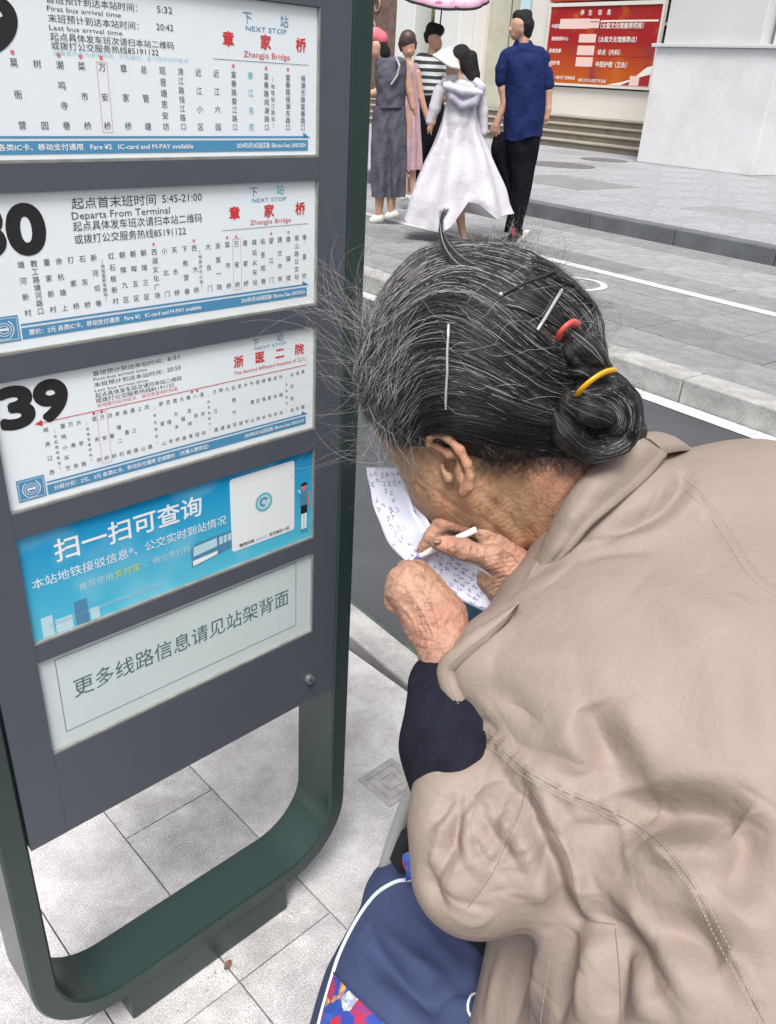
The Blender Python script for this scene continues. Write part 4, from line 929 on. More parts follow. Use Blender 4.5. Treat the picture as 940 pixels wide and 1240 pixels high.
hnn = vnormals(np_mesh('t', hp, hf)); hp = hp+hnn*(.0012*noise3(hp, 200, 21))[:, None]
hair = gpart('hair', hp, hf, M['hb'])
hbv = bvh_of(hp, hf)
Bn = chain([pr(684, 405, .728, 13), pr(703, 423, .718, 21), pr(716, 434, .720, 19), pr(731, 448, .728, 12)], .002)
Bn += chain([pr(688, 446, .735, 15), pr(706, 450, .728, 19), pr(728, 462, .728, 19)], .002)
Bn += chain([pr(712, 474, .730, 20), pr(738, 472, .730, 22), pr(758, 490, .732, 19), pr(762, 512, .736, 17), pr(748, 534, .742, 18), pr(716, 542, .745, 20), pr(690, 524, .742, 22)], .002)
Bn += chain([pr(692, 488, .728, 17), pr(712, 496, .720, 20), pr(738, 506, .720, 17), pr(748, 518, .728, 10)], .002)
Bn += [cone(pr(678, 498, .745, 20), pr(696, 520, .738, 22), .003), cone(pr(700, 500, .76, 45), pr(720, 505, .76, 45), .003)]
bp, bf = sdf_mesh(Bn, .0018, .004)
bn_ = vnormals(np_mesh('t', bp, bf)); b0 = bvh_of(bp, bf); bdj = np.zeros(len(bp))
for path, a, w_ in [([(672, 462), (695, 462), (718, 466), (748, 462)], -.010, .0045), ([(694, 510), (716, 520), (742, 520), (752, 502), (740, 488), (716, 482)], -.010, .004), ([(752, 528), (770, 536)], -.005, .004), ([(686, 500), (700, 514), (712, 530)], -.006, .0035), ([(704, 440), (718, 446), (736, 444)], -.004, .003), ([(690, 425), (704, 436), (716, 450)], -.003, .003), ([(745, 476), (768, 484)], -.004, .0035), ([(716, 496), (738, 506)], .003, .005), ([(722, 524), (735, 550)], -.005, .0035)]: bdj += fold(bp, bn_, b0, path, a, w_)
bp = bp+bn_*bdj[:, None]
braid = gpart('braid', bp, bf, M['hb'], hair, label='coiled dark braid pinned at the nape')
bbv = bvh_of(bp, bf)
class Strands:
    def __init__(s): s.v, s.f, s.m, s.o = [], [], [], 0
    def add(s, P_, r0, cls, r1=None):
        P_ = np.array([tuple(p) for p in P_]); n = len(P_)
        if n < 3: return
        T_ = np.gradient(P_, axis=0); T_ /= np.maximum(np.linalg.norm(T_, axis=1), 1e-9)[:, None]
        ref = np.array(FW); U = np.cross(T_, ref); U /= np.maximum(np.linalg.norm(U, axis=1), 1e-9)[:, None]; W = np.cross(T_, U)
        rr = np.linspace(r0, r1 if r1 is not None else r0*.5, n)[:, None]
        ring_ = [P_+rr*(U*math.cos(a)+W*math.sin(a)) for a in (0, 2.094, 4.189)]
        s.v.append(np.stack(ring_, 1).reshape(-1, 3))
        i = np.arange(n-1)[:, None]*3; k = np.arange(3)[None, :]
        s.f.append((np.stack([i+k, i+(k+1) % 3, i+3+(k+1) % 3, i+3+k], -1).reshape(-1, 4))+s.o)
        s.m.append(np.full((n-1)*3, cls)); s.o += 3*n
    def build(s, name, parent, **kw):
        o = gpart(name, np.vstack(s.v), np.vstack(s.f), HM, parent, **kw)
        mm = np.concatenate(s.m).astype(np.int32)
        if len(o.data.polygons) == len(mm): o.data.polygons.foreach_set('material_index', mm)
        return o
def cls(p): return int(rng.choice(4, p=np.array(p)/sum(p)))
G = [[(446, 404), (466, 350), (506, 308), (560, 296), (612, 300), (656, 318), (694, 344), (722, 376), (730, 404)],
     [(452, 392), (475, 350), (515, 318), (560, 306), (610, 312), (652, 330), (690, 352), (718, 380), (726, 402)],
     [(438, 430), (470, 385), (515, 345), (560, 332), (605, 346), (640, 368), (668, 392), (684, 403), (692, 408)],
     [(432, 452), (462, 412), (505, 372), (550, 362), (592, 384), (628, 414), (658, 436), (682, 446), (700, 452)],
     [(433, 475), (465, 436), (505, 402), (545, 395), (585, 415), (620, 440), (655, 462), (685, 470), (706, 470)],
     [(440, 498), (470, 465), (510, 436), (548, 430), (590, 446), (628, 466), (660, 482), (690, 488), (712, 484)],
     [(452, 518), (482, 494), (515, 470), (550, 466), (592, 478), (632, 492), (665, 502), (695, 503), (718, 498)],
     [(468, 534), (495, 514), (522, 498), (555, 496), (598, 505), (638, 514), (672, 518), (702, 514), (728, 508)],
     [(492, 546), (508, 530), (528, 520), (560, 522), (600, 532), (640, 540), (680, 542), (712, 534), (740, 524)]]
G = [resample(g, 9) for g in G]
fl = lambda v: [G[min(int(v*8), 7)][k]*(1-(v*8-min(int(v*8), 7)))+G[min(int(v*8), 7)+1][k]*(v*8-min(int(v*8), 7)) for k in range(9)]
top = Strands()
def surf_strand(S, bv, path, n, lift, rad, c, jit=0):
    q = resample(path, n); P_ = []; last = None
    for i, p in enumerate(q):
        h, nn = shoot(bv, p[0], p[1])
        if h is None:
            if last is None: continue
            h, nn = V(p[0], p[1], (last-CAMP).dot(FW)), -FW
        last = h; P_.append(h+nn*(lift*(.35+.65*math.sin(math.pi*i/(n-1)))))
    S.add(P_, rad, c, rad*.75)
for i in range(8000):
    v = rng.random()**1.1; a = fl(v); clump = math.sin(v*57)*2.0+math.sin(v*131+1)*1.2
    t0 = rng.uniform(-.0, .45) if rng.random() < .55 else 0; t1 = rng.uniform(.55, 1.0) if rng.random() < .5 else 1
    sh = rng.normal(0, 2.2); bend = rng.normal(0, 2.5); q = resample(a, 25)[int(t0*24):int(t1*24)+1]
    if len(q) < 6: continue
    q = [(p[0]+rng.normal(0, .25), p[1]+sh+clump*math.sin(k*.35)+bend*math.sin(k*.22+v*9)) for k, p in enumerate(q)]
    low = v > .80
    pc = (.66, .22, .08, .04) if not low else (.86, .11, .02, .01)
    if t0 < .1 and not low: pc = (.32, .28, .25, .15)
    if .35 < v < .8: pc = (.54, .28, .12, .06)
    surf_strand(top, hbv, q, 13, rng.uniform(.0004, .0052), rng.uniform(.00013, .00030), cls(pc))
# front roots and temple, silver
for i in range(1500):
    x = rng.uniform(432, 492); y = rng.uniform(400, 552); an = rng.normal(-1.05, .35); l_ = rng.uniform(22, 60)
    q = [(x+l_*t*math.cos(an), y-l_*t*math.sin(an*-1)*-1 if False else y+l_*t*math.sin(an)+3*math.sin(4*t)) for t in np.linspace(0, 1, 8)]
    surf_strand(top, hbv, q, 9, rng.uniform(.001, .007), rng.uniform(.00012, .00022), cls((.16, .25, .30, .29)))
# crown swept down the back of the head
for i in range(1500):
    u = rng.random(); q = [(590+40*u+rng.normal(0, 5), 306+14*u+rng.normal(0, 4)), (640+30*u, 322+14*u+rng.normal(0, 3)), (688+6*u, 346+10*u), (712+8*u, 372+8*u), (722+8*u, 400+rng.uniform(-6, 26))]
    surf_strand(top, hbv, q, 12, rng.uniform(.0005, .007), rng.uniform(.00014, .0003), cls((.6, .24, .1, .06)))
# dark smooth panel behind the pins, swept to the red tie
for i in range(1000):
    u = rng.random(); q = [(585+42*u, 372-32*u+rng.normal(0, 2)), (625+24*u, 378-22*u), (660+12*u, 392-12*u), (684, 402-3*u)]
    surf_strand(top, hbv, q, 10, rng.uniform(.003, .0070), rng.uniform(.00018, .00034), cls((.84, .12, .03, .01)))
# nape
for i in range(1100):
    x = rng.uniform(575, 760); y = rng.uniform(522, 560); q = [(x, y), (x+rng.uniform(-6, 14), y+8), (x+rng.uniform(-14, 18), y+rng.uniform(12, 30))]
    P_ = []
    for p in resample(q, 7):
        h, nn = shoot(hbv, p[0], p[1]); h2, n2 = shoot(hb, p[0], p[1])
        if h is not None and (h2 is None or (h-h2).dot(FW) < 0): P_.append(h+nn*.001)
        elif h2 is not None: P_.append(h2+n2*.0008)
    top.add(P_, .00014, cls((.5, .25, .15, .10)), .00006)
top.build('hair_strands', hair, kind='stuff')
bs = Strands()
for i in range(1500):
    k_ = rng.integers(0, 6); o1 = rng.uniform(-1, 1)
    if k_ == 0: q = [(683+7*o1, 401-9*o1), (703+12*o1, 421-17*o1), (718+11*o1, 434-14*o1), (733+5*o1, 448-7*o1)]
    elif k_ == 1: q = [(684+2*o1, 446-13*o1), (706+3*o1, 450-17*o1), (732+6*o1, 464-14*o1)]
    elif k_ in (2, 5):
        q = [(706+o1*4, 474-17*o1), (738+8*o1, 470-19*o1), (760+15*o1, 490-9*o1), (763+15*o1, 513+3*o1), (750+10*o1, 535+14*o1), (716, 543+18*o1), (690-12*o1, 526+12*o1)]
        a0 = int(rng.integers(0, 3)); q = q[a0:a0+int(rng.integers(4, 6))]
    elif k_ == 3: q = [(690+3*o1, 488-14*o1), (712+5*o1, 496-18*o1), (738+6*o1, 506-15*o1), (750+4*o1, 520-7*o1)]
    else: q = [(668+6*o1, 490+10*o1), (684-6*o1, 510+14*o1), (705-4*o1, 532+14*o1)]
    q = [(x+rng.normal(0, .6), y+rng.normal(0, .6)) for x, y in q]
    surf_strand(bs, bbv, q, 12, rng.uniform(.0002, .0012), rng.uniform(.00014, .0003), cls((.66, .24, .07, .03)))
bs.build('braid_strands', hair, kind='stuff')
# the lock that curls up from the crown
lk = Strands()
for i in range(150):
    o1, o2 = rng.normal(0, 1, 2); tp = rng.random()
    q = [(628, 372, .735), (606, 352, .725), (578, 332, .722), (552, 314, .725), (538, 294, .73), (534, 274, .735), (538+3*o2, 254, .742)]
    w8 = np.array([9, 8, 7, 5.5, 3.5, 2.2, 2.0+2*tp])
    q = [(x+o1*w*.55, y-o1*w*.5, d+o2*w*.00035) for (x, y, d), w in zip(q, w8)]
    if rng.random() < .35: q = q[:int(rng.integers(4, 7))]
    lk.add([V(*p) for p in resample(q, 16)], rng.uniform(.0002, .0004), cls((.72, .18, .07, .03)), .0001)
lk.build('hair_lock', hair, kind='stuff', label='dark lock curling up from the crown')
# flyaway hairs
fw_ = Strands()
def fly(x, y, d, an, l_, curl, c, r=.00013, n=12, dd=0):
    P_ = []; a = an
    for k in range(n):
        P_.append(V(x, y, d)); x += l_/n*math.cos(a); y -= l_/n*math.sin(a); a += curl/n; d += dd/n
    fw_.add(P_, r, c, r*.6)
for i in range(150):      # in front of the sign board
    y = rng.uniform(350, 560); x = rng.uniform(428, 468)
    an = rng.normal(math.pi-(455-y)/95*.9 if y < 455 else math.pi+.25, .45)
    fly(x, y, rng.uniform(.74, .82), an, rng.uniform(30, 150)*(.8 if y > 500 else 1), rng.normal(0, 1.3)+(-1.2 if y < 455 else -1.3), cls((.05, .15, .4, .4)), rng.uniform(.00006, .00012), n=18, dd=rng.normal(0, .02))
for i in range(55):       # long loose arcs over the board
    fly(rng.uniform(436, 466), rng.uniform(390, 480), .78, rng.normal(math.pi*.72, .28), rng.uniform(90, 200), rng.normal(0, 1.0), cls((.0, .1, .4, .5)), rng.uniform(.00009, .00014), n=20, dd=rng.normal(0, .03))
for i in range(520):      # fuzz along the top
    u = rng.random(); x = 452+u*200; y = 392-86*math.sin(min(u*1.75, 1.57))+rng.uniform(-6, 10)
    fly(x, y, rng.uniform(.76, .83), rng.normal(1.9-u*1.0, .6), rng.uniform(14, 60), rng.normal(0, 1.8), cls((.15, .2, .35, .3)), rng.uniform(.00007, .00013), 12)
for i in range(420):      # fuzz down the back
    u = rng.random(); x = 645+85*u; y = 325+95*u**1.3+rng.uniform(-8, 8)
    fly(x, y, rng.uniform(.76, .83), rng.normal(.5-.8*u, .6), rng.uniform(14, 70), rng.normal(-.4, 1.4), cls((.25, .3, .3, .15)), rng.uniform(.00006, .00011), 12)
for i in range(90):
    fly(rng.uniform(740, 775), rng.uniform(455, 530), .75, rng.normal(0, .7), rng.uniform(10, 35), rng.normal(-.5, 1.5), cls((.4, .3, .2, .1)), .00011, 8)
for i in range(420):      # silver hair hanging before the temple
    x = rng.uniform(445, 502); y = rng.uniform(430, 530)
    fly(x, y, rng.uniform(.75, .80), rng.normal(-1.25, .25), rng.uniform(25, 85), rng.normal(.2, .9), cls((.14, .24, .33, .29)), rng.uniform(.00008, .00015), 12)
for i in range(110):       # loose hairs over the surface
    x, y = rng.uniform(500, 700), rng.uniform(320, 500); a = rng.uniform(-1, 1); q = [(x, y), (x+25*math.cos(a), y-25*math.sin(a)+rng.normal(0, 6)), (x+rng.uniform(45, 70)*math.cos(a), y-50*math.sin(a))]
    surf_strand(fw_, hbv, q, 10, rng.uniform(.004, .009), .00012, cls((0, .1, .4, .5)))
fw_.build('flyaway_hair', hair, kind='stuff')
# pins and ties
pinm = mat('silver hair pin', (.62, .62, .62), .28, metal=.7); wire = mat('dark wire pin', (.05, .05, .055), .35, metal=.5)
def pin(path, r, m, lab, lift=.0085):
    P_ = [Vector(p) for p in on_surface(hbv, path, 8, lift)]
    a, b = P_[0], P_[-1]; P_ = [a.lerp(b, k/7)*.7+P_[k]*.3 for k in range(8)]
    t = MB(); t.tube(P_, r, 6); t.ball(P_[0], r, n=8, k=5); t.ball(P_[-1], r, n=8, k=5)
    gmb(t, 'hair_pin', m, hair, smooth=True, label=lab)
pin([(545, 398), (544, 440), (542, 489)], .00125, pinm, 'long silver pin over the side of the head')
pin([(672, 358), (658, 381), (645, 403)], .0016, pinm, 'short broad silver pin near the red tie')
pin([(604, 362), (636, 350), (668, 337)], .0011, wire, 'dark wire pin across the crown', .010)
t = MB(); t.ball(on_surface(hbv, [(604, 362), (605, 361), (606, 361)], 3, .011)[0], .0019, n=8, k=6); gmb(t, 'pin_tip', pinm, hair, smooth=True)
def tie(path, r, wdt, m, lab):
    P_ = [V(*p) for p in resample(path, 18)]; t = MB(); t.tube(P_, [r]*18, 8, flat=wdt, upv=(FW.x, FW.y, FW.z))
    gmb(t, 'hair_tie', m, hair, smooth=True, label=lab)
tie([(675, 416, .722), (678, 405, .704), (685, 396, .698), (693, 391, .703), (700, 395, .718)], .0040, .5, mat('coral red elastic', (.62, .09, .075), .35), 'coral red elastic around the braid')
tie([(697, 484, .725), (703, 473, .706), (716, 461, .699), (730, 452, .703), (741, 449, .715), (746, 452, .73)], .0033, .5, mat('translucent yellow elastic', (.68, .36, .015), .25), 'yellow elastic around the braid')

# ------------------------------------------------------------ paper and pen
M['paper'] = mat('thin bluish white paper', (.60, .62, .72), .7, noise=(30, .03), bump=(60, .3, .002))
M['ink'] = mat('blue black handwriting', (.06, .06, .14), .7); M['vink'] = mat('violet ink', (.14, .09, .42), .6)
pc_ = [(468, 566, .868), (476, 600, .858), (492, 640, .845), (516, 668, .834), (545, 690, .831), (578, 712, .834), (612, 736, .838)]
ws = [24, 26, 27, 25, 24, 22, 16]
C_ = resample([p+(w_,) for p, w_ in zip(pc_, ws)], 60)
Cf = {}
def paper_pt(s, t, lift=0):
    """s along the strip 0..1, t across -1..1"""
    x_ = s*59; i = min(int(x_), 58); q = C_[i]*(1-(x_-i))+C_[i+1]*(x_-i)
    a = C_[max(i-2, 0)]; b = C_[min(i+3, 59)]; tx, ty = b[0]-a[0], b[1]-a[1]; l_ = math.hypot(tx, ty)
    nx, ny = -ty/l_, tx/l_
    cur = .006*t*t+.0012*math.sin(s*21+t*3)*abs(t)
    if s < .35: nx, ny = nx*s/.35+(-1)*(1-s/.35), ny*s/.35
    return V(q[0]+nx*q[3]*t*(1+.03*math.sin(s*40)), q[1]+ny*q[3]*t, q[2]+.012*t*(1 if True else 0)-cur-lift)
pp = MB(); pp.sheet([[paper_pt(s, t) for t in np.linspace(-1, 1, 11)] for s in np.linspace(0, 1, 60)], .0006)
ppo = pp.build('paper', M['paper'], smooth=True, label='folded strip of bluish white paper covered in handwriting, held in both hands', category='paper')
pp2 = MB(); pp2.sheet([[paper_pt(s, t)+FW*.004+RT*(-.004-.003*math.sin(s*5))+UP*-.002 for t in np.linspace(-1.02, .3, 7)] for s in np.linspace(0.02, .62, 40)], .0005)
pp2.build('underleaf', M['paper'], ppo, smooth=True)
sc_ = MB(); sc_.cur = 0
def scribble(s0, t0, n, h_, ds, m):
    sc_.cur = m; pts = []
    for k in range(n): pts.append(paper_pt(min(max(s0+ds*k+rng.normal(0, .0025), 0), 1), float(np.clip(t0+h_*rng.uniform(-1, 1), -.97, .97)), .0006))
    sc_.tube(pts, .00022, 3, cap=False)
for ln in range(7):
    s = .03
    while s < .97:
        if rng.random() < .83 and not (.10 < s < .5 and ln > 3 and rng.random() < .8): scribble(s, .82-.26*ln, int(rng.integers(7, 13)), .10, .0030, 1 if s > .5 else 0)
        s += rng.uniform(.034, .058)
sc_.build('handwriting', [M['ink'], M['vink']], ppo)
pen = thing('pen', 'slim white pen with a violet tip held in the right hand', 'pen', V(500, 678, .831))
pm = MB(); a, b = V(508, 673.5, .827), V(577, 641, .802)
po = Vector(pen.location); a -= po; b -= po
pm.tube([a, a.lerp(b, .04), b.lerp(a, .02), b], [.0026, .0034, .0034, .0030], 12); pm.build('barrel', mat('white pen plastic', (.68, .68, .70), .3), pen, smooth=True)
pm = MB(); pm.tube([Vector((0, 0, 0)), a.lerp(Vector((0, 0, 0)), .5), a], [.0004, .0014, .0025], 10); pm.build('tip', M['vink'], pen, smooth=True)

# ------------------------------------------------------------ shopping trolley bag
M['navy'] = mat('navy polyester', (.040, .053, .120), .8, noise=(30, .10), bump=(320, .4, .001), spec=.25)
M['pipe'] = mat('pale piping', (.58, .66, .70), .5)
def floral(n, co, cur, mixc, ntex, ramp):
    v = n.nodes.new('ShaderNodeTexVoronoi'); v.inputs['Scale'].default_value = 62; n.links.new(co, v.inputs['Vector'])
    sx = n.nodes.new('ShaderNodeSeparateColor'); n.links.new(v.outputs['Color'], sx.inputs[0])
    r = n.nodes.new('ShaderNodeValToRGB'); r.color_ramp.interpolation = 'CONSTANT'
    el = r.color_ramp.elements; el[0].color = (.02, .05, .30, 1); el[1].position = .40; el[1].color = (.42, .015, .03, 1)
    for p_, c_ in ((.62, (.02, .06, .34, 1)), (.72, (.55, .60, .62, 1)), (.80, (.03, .10, .42, 1)), (.93, (.60, .32, .04, 1))): e = el.new(p_); e.color = c_
    n.links.new(sx.outputs[0], r.inputs[0])
    edge_ = ramp(ntex(150, 3), .46, .50)
    return mixc(edge_, r.outputs[0], mixc(.55, r.outputs[0], (.02, .04, .25, 1)))
M['floral'] = mat('blue floral print', (.03, .06, .35), .7, extra=floral)
M['mouth'] = mat('bag mouth shade', (.006, .007, .010), .9)  # near-black colour stands in for the shade inside the bag
M['grey'] = mat('grey painted tube', (.27, .28, .27), .4)
bag = thing('shopping_trolley', 'navy shopping trolley bag with pale piping and floral panels under her elbow', 'shopping trolley', (.46, .38, 0))
GOs = GO; GO = Vector(bag.location)
Bg = [cone(pr(505, 1098, .955, 56), pr(500, 1180, .93, 86), .03), cone(pr(508, 1104, .955, 54), pr(503, 1262, .90, 126), .05), cone(pr(560, 1140, .95, 62), pr(590, 1290, .90, 120), .05)]
bt = [(V(505, 1262, .90), .10), (V(590, 1290, .90), .10)]
for c0, r0 in bt: Bg.append(cone((c0, r0), (Vector((c0.x, c0.y, .115)), .085), .05))
gp, gf = sdf_mesh(Bg, .0035, .04)
gn = vnormals(np_mesh('t', gp, gf)); gb = bvh_of(gp, gf)
gd = .0015*noise3(gp, 30, 31)
for path, a, w_ in [([(445, 1135), (465, 1165), (500, 1200), (540, 1225)], -.006, .011), ([(450, 1120), (480, 1150), (520, 1180), (565, 1210)], .006, .012), ([(520, 1215), (545, 1195), (580, 1190)], -.005, .010), ([(505, 1080), (530, 1110), (560, 1140), (590, 1165)], .005, .006), ([(512, 1075), (538, 1100), (566, 1130)], -.005, .006)]:
    gd += 1.7*fold(gp, gn, gb, path, a, w_)
for path, a, w_ in [([(447, 1118), (462, 1150), (495, 1190), (530, 1232)], -.006, .006), ([(520, 1235), (545, 1205), (585, 1200)], -.006, .007), ([(508, 1078), (540, 1120), (580, 1160)], -.004, .003), ([(430, 1150), (450, 1190), (490, 1230)], .004, .008), ([(478, 1085), (520, 1130), (560, 1180)], .003, .007)]: gd += fold(gp, gn, gb, path, a, w_, sharp=True)
gp = relax(gp+gn*gd[:, None], gf, 1, .4)
bgo = gpart('bag', gp, gf, M['navy'], bag); gb = bvh_of(gp, gf)
t = MB(); t.tube(on_surface(gb, [(512, 1066), (495, 1066), (478, 1069), (455, 1084), (432, 1116), (412, 1156), (401, 1190), (391, 1225), (386, 1245)], 40, .001), .0022, 8)
gmb(t, 'piping', M['pipe'], bag, smooth=True)
t = MB(); t.tube(on_surface(gb, [(572, 1236), (566, 1222), (570, 1208), (584, 1203)], 12, .002), .0014, 8); gmb(t, 'piping', M['pipe'], bag, smooth=True)
A_ = resample([(403, 1176), (430, 1204), (460, 1232), (480, 1252), (505, 1275)], 16); B2 = resample([(398, 1190), (391, 1215), (384, 1240), (380, 1262), (378, 1290)], 16)
gr = []
for a, b in zip(A_, B2): gr.append(on_surface(gb, [tuple(a), tuple((a+b)/2), tuple(b)], 8, .0016))
if min(len(r) for r in gr) == 8:
    t = MB(); t.sheet(gr, .0008); gmb(t, 'floral_panel', M['floral'], bag, smooth=True)
t = MB(); t.tube(on_surface(gb, [tuple(a) for a in A_], 16, .002), .0009, 5); gmb(t, 'binding', M['navy'], bag)
t = MB(); t.sheet([[V(x, y, .893) for x, y in r] for r in (((486, 1006), (506, 990)), ((478, 1024), (506, 1012)), ((472, 1040), (496, 1038)), ((482, 1056), (500, 1062)))], .001); gmb(t, 'slot_shade', M['mouth'], bag, smooth=True)  # dark sheet painted as the shaded gap between handle and lining
t = MB(); t.sheet([[V(488+8*k+(2*j)-3*(j%2), 1034+11*j-3*k, .888) for k in range(5)] for j in range(4)], .001); gmb(t, 'lining', M['floral'], bag, smooth=True)
t = MB(); t.sheet([[V(x, y, .885-.0002*(y-1100)) for x in np.linspace(545+(y-1100)*.45, 640, 6)] for y in np.linspace(1100, 1190, 8)], .002); gmb(t, 'opening_shade', M['mouth'], bag, smooth=True)  # black sheet laid over the solid bag as its shaded interior
t = MB(); hd = [V(470, 1042, .955), V(482, 1005, .94), V(496, 968, .925), V(514, 940, .915), V(560, 925, .915), V(600, 945, .92), V(610, 1000, .94)]
t.tube([V(455, 1090, .985)]+[Vector(tuple(p)) for p in resample([tuple(p) for p in hd], 24)], .0088, 12); gmb(t, 'handle', M['grey'], bag, smooth=True)
for dx in (-.075, .14):
    t = MB(); cx = V(505, 1262, .90); c0 = Vector((cx.x+dx, cx.y-.05, .055))
    t.tube([c0+Vector((-.012, 0, 0)), c0+Vector((.012, 0, 0))], .055, 20); gmb(t, 'wheel', M['shoe'], bag, smooth=False)
GO = GOs

for s_, u_, z_, sz in POSTER_TEXT:
    v_, f_, a_, b_ = glyphs(s_)
    for dx, dz, dy in strokes(.03, .01):
        PT.cur = 0; PT.add([(-.0392-dy*50, -(u_+(q[0]-a_+dx)*sz), z_+(q[1]+dz)*sz) for q in v_], f_)
pmb(PT, 'lettering', [mat('poster white', (.75, .72, .68), .4), mat('poster pale pink', (.72, .52, .48), .4), mat('poster deep red', (.30, .015, .02), .4)])
bpy.data.objects.remove(FO)

# ------------------------------------------------------------ people across the lane
def PLN(foot):
    n_ = Vector((foot[0], foot[1], 0)).normalized()
    def f(px, py, off=0):
        d = (FW+RT*((float(px)-470)/FPX)-UP*((float(py)-620)/FPX)); q = Vector((foot[0], foot[1], 0))+n_*off
        return CAMP+d*((q-CAMP).dot(n_)/d.dot(n_))
    return f
class Walker:
    def __init__(s, label, foot, group='people walking on the paved lane'):
        s.f = PLN(foot); s.t = thing('person', label, 'person', (foot[0], foot[1], LZ), group=group); s.o = Vector(s.t.location)
    def p(s, px, py, r, off=0):
        w_ = s.f(px, py, off); return (w_, r*(w_-CAMP).dot(FW)/FPX)
    def part(s, name, segs, m, vox=.012, k=.03, fn=None, parent=None, **kw):
        """segs: chains of (px, py, r[, off])"""
        P_ = []
        for c_ in segs:
            q = [s.p(*a) for a in c_]
            P_ += chain(q) if len(q) > 1 else [cone(q[0], q[0])]
        v_, f_ = sdf_mesh(P_, vox, k)
        if fn: v_ = fn(v_)
        me = np_mesh(name, v_-np.array(s.o), f_)
        for mm in (m if isinstance(m, (list, tuple)) else [m]): me.materials.append(mm)
        return link(name, me, parent or s.t, **kw)
SK = mat('sunlit skin', (.46, .27, .19), .55, noise=(8, .1)); HB = mat('black short hair', (.008, .007, .008), .6, noise=(60, .5), bump=(140, .9, .01), spec=.3)
NV = mat('navy cotton shirt', (.009, .018, .080), .8, noise=(9, .12), bump=(24, .6, .02), spec=.15); BKt = mat('black trousers', (.006, .006, .010), .85, noise=(6, .3), bump=(16, .6, .02), spec=.12)
WC = mat('white lavender sun jacket', (.50, .485, .53), .8, noise=(5, .05), bump=(14, .5, .02), spec=.2); WH = mat('white lavender hood lining', (.33, .315, .39), .75)
GR = mat('grey jumpsuit', (.085, .083, .105), .85, noise=(6, .15), bump=(16, .6, .02), spec=.15); PK = mat('dusty pink dress', (.38, .25, .28), .8, noise=(7, .2))
WS = mat('white shoe', (.55, .54, .50), .6); RC = mat('coral cap', (.60, .12, .16), .7); VW = mat('white visor', (.68, .68, .64), .5)
def stripes(n, co, cur, mixc, ntex, ramp):
    wv = n.nodes.new('ShaderNodeTexWave'); wv.bands_direction = 'Z'; wv.inputs['Scale'].default_value = 4.6; wv.inputs['Distortion'].default_value = .8; n.links.new(co, wv.inputs['Vector'])
    return mixc(ramp(wv.outputs['Fac'], .48, .54), (.56, .58, .58, 1), (.025, .035, .04, 1))
SP = mat('black and white striped shirt', (.5, .5, .5), .8, extra=stripes)
def rough(a, s, sd):
    def f(v_):
        return v_+np.stack([a*noise3(v_, s, sd+i) for i in range(3)], 1)
    return f
def face(w_, px, py, d, sx=1):
    """nose, eyes and mouth of a head looking across the picture"""
    t = MB()
    for q, r in (((px, py), 1.6),):
        c_, rr = w_.p(q[0], q[1], r, d); t.ball(c_-w_.o, rr, n=8, k=6)
    t.build('nose', SK, w_.t, smooth=True)
def loft(w_, name, rings, m, pleat=0, npl=7, hem=None, depth=.6, wob=.012, seed=0, parent=None, n=56, off=0, cap=True):
    """a garment hung round rings (y, x_left, x_right); pleats deepen towards the last ring; hem(u) lifts the lower edge"""
    R_s = resample([tuple(map(float, r)) for r in rings], 34); q_ = np.random.default_rng(seed); ph = q_.uniform(0, 6.3, 4); g_ = []
    away = Vector((w_.o.x, w_.o.y, 0)).normalized()
    for i, (y, xl, xr) in enumerate(R_s):
        f_ = i/33; row = []; cx, hw = (xl+xr)/2, (xr-xl)/2
        for j in range(n+1):
            a = 2*math.pi*j/n; ca, sa = math.cos(a), math.sin(a)
            x = cx-hw*ca; yy = y
            if hem: yy = y+(hem(( 1-ca)/2 if sa >= 0 else (1-ca)/2)*(f_**3))
            P_ = w_.f(x, yy, off); mpp = (P_-CAMP).dot(FW)/FPX
            dp = hw*mpp*depth*sa
            r = pleat*f_*math.sin(npl*a+ph[0]+1.3*f_)+wob*(math.sin(3*a+ph[1]+9*f_)*math.sin(11*f_+ph[2])+.5*math.sin(5*a-14*f_+ph[3])+.35*math.sin(9*a+23*f_))*.5
            row.append(P_-away*(dp+r*(sa if abs(sa) > .25 else .25*(1 if sa >= 0 else -1)))-w_.o+RT*(r*.4*-ca))
        g_.append(row)
    t = MB(); t.sheet(g_)
    if cap:
        c_ = sum(g_[0][:-1], Vector())/n; t.add([tuple(p) for p in g_[0][:-1]]+[tuple(c_)], [(k, (k+1) % n, n) for k in range(n)])
        c_ = sum(g_[-1][:-1], Vector())/n+Vector((0, 0, .04)); t.add([tuple(p) for p in g_[-1][:-1]]+[tuple(c_)], [((k+1) % n, k, n) for k in range(n)])
    return t.build(name, m, parent or w_.t, smooth=True)
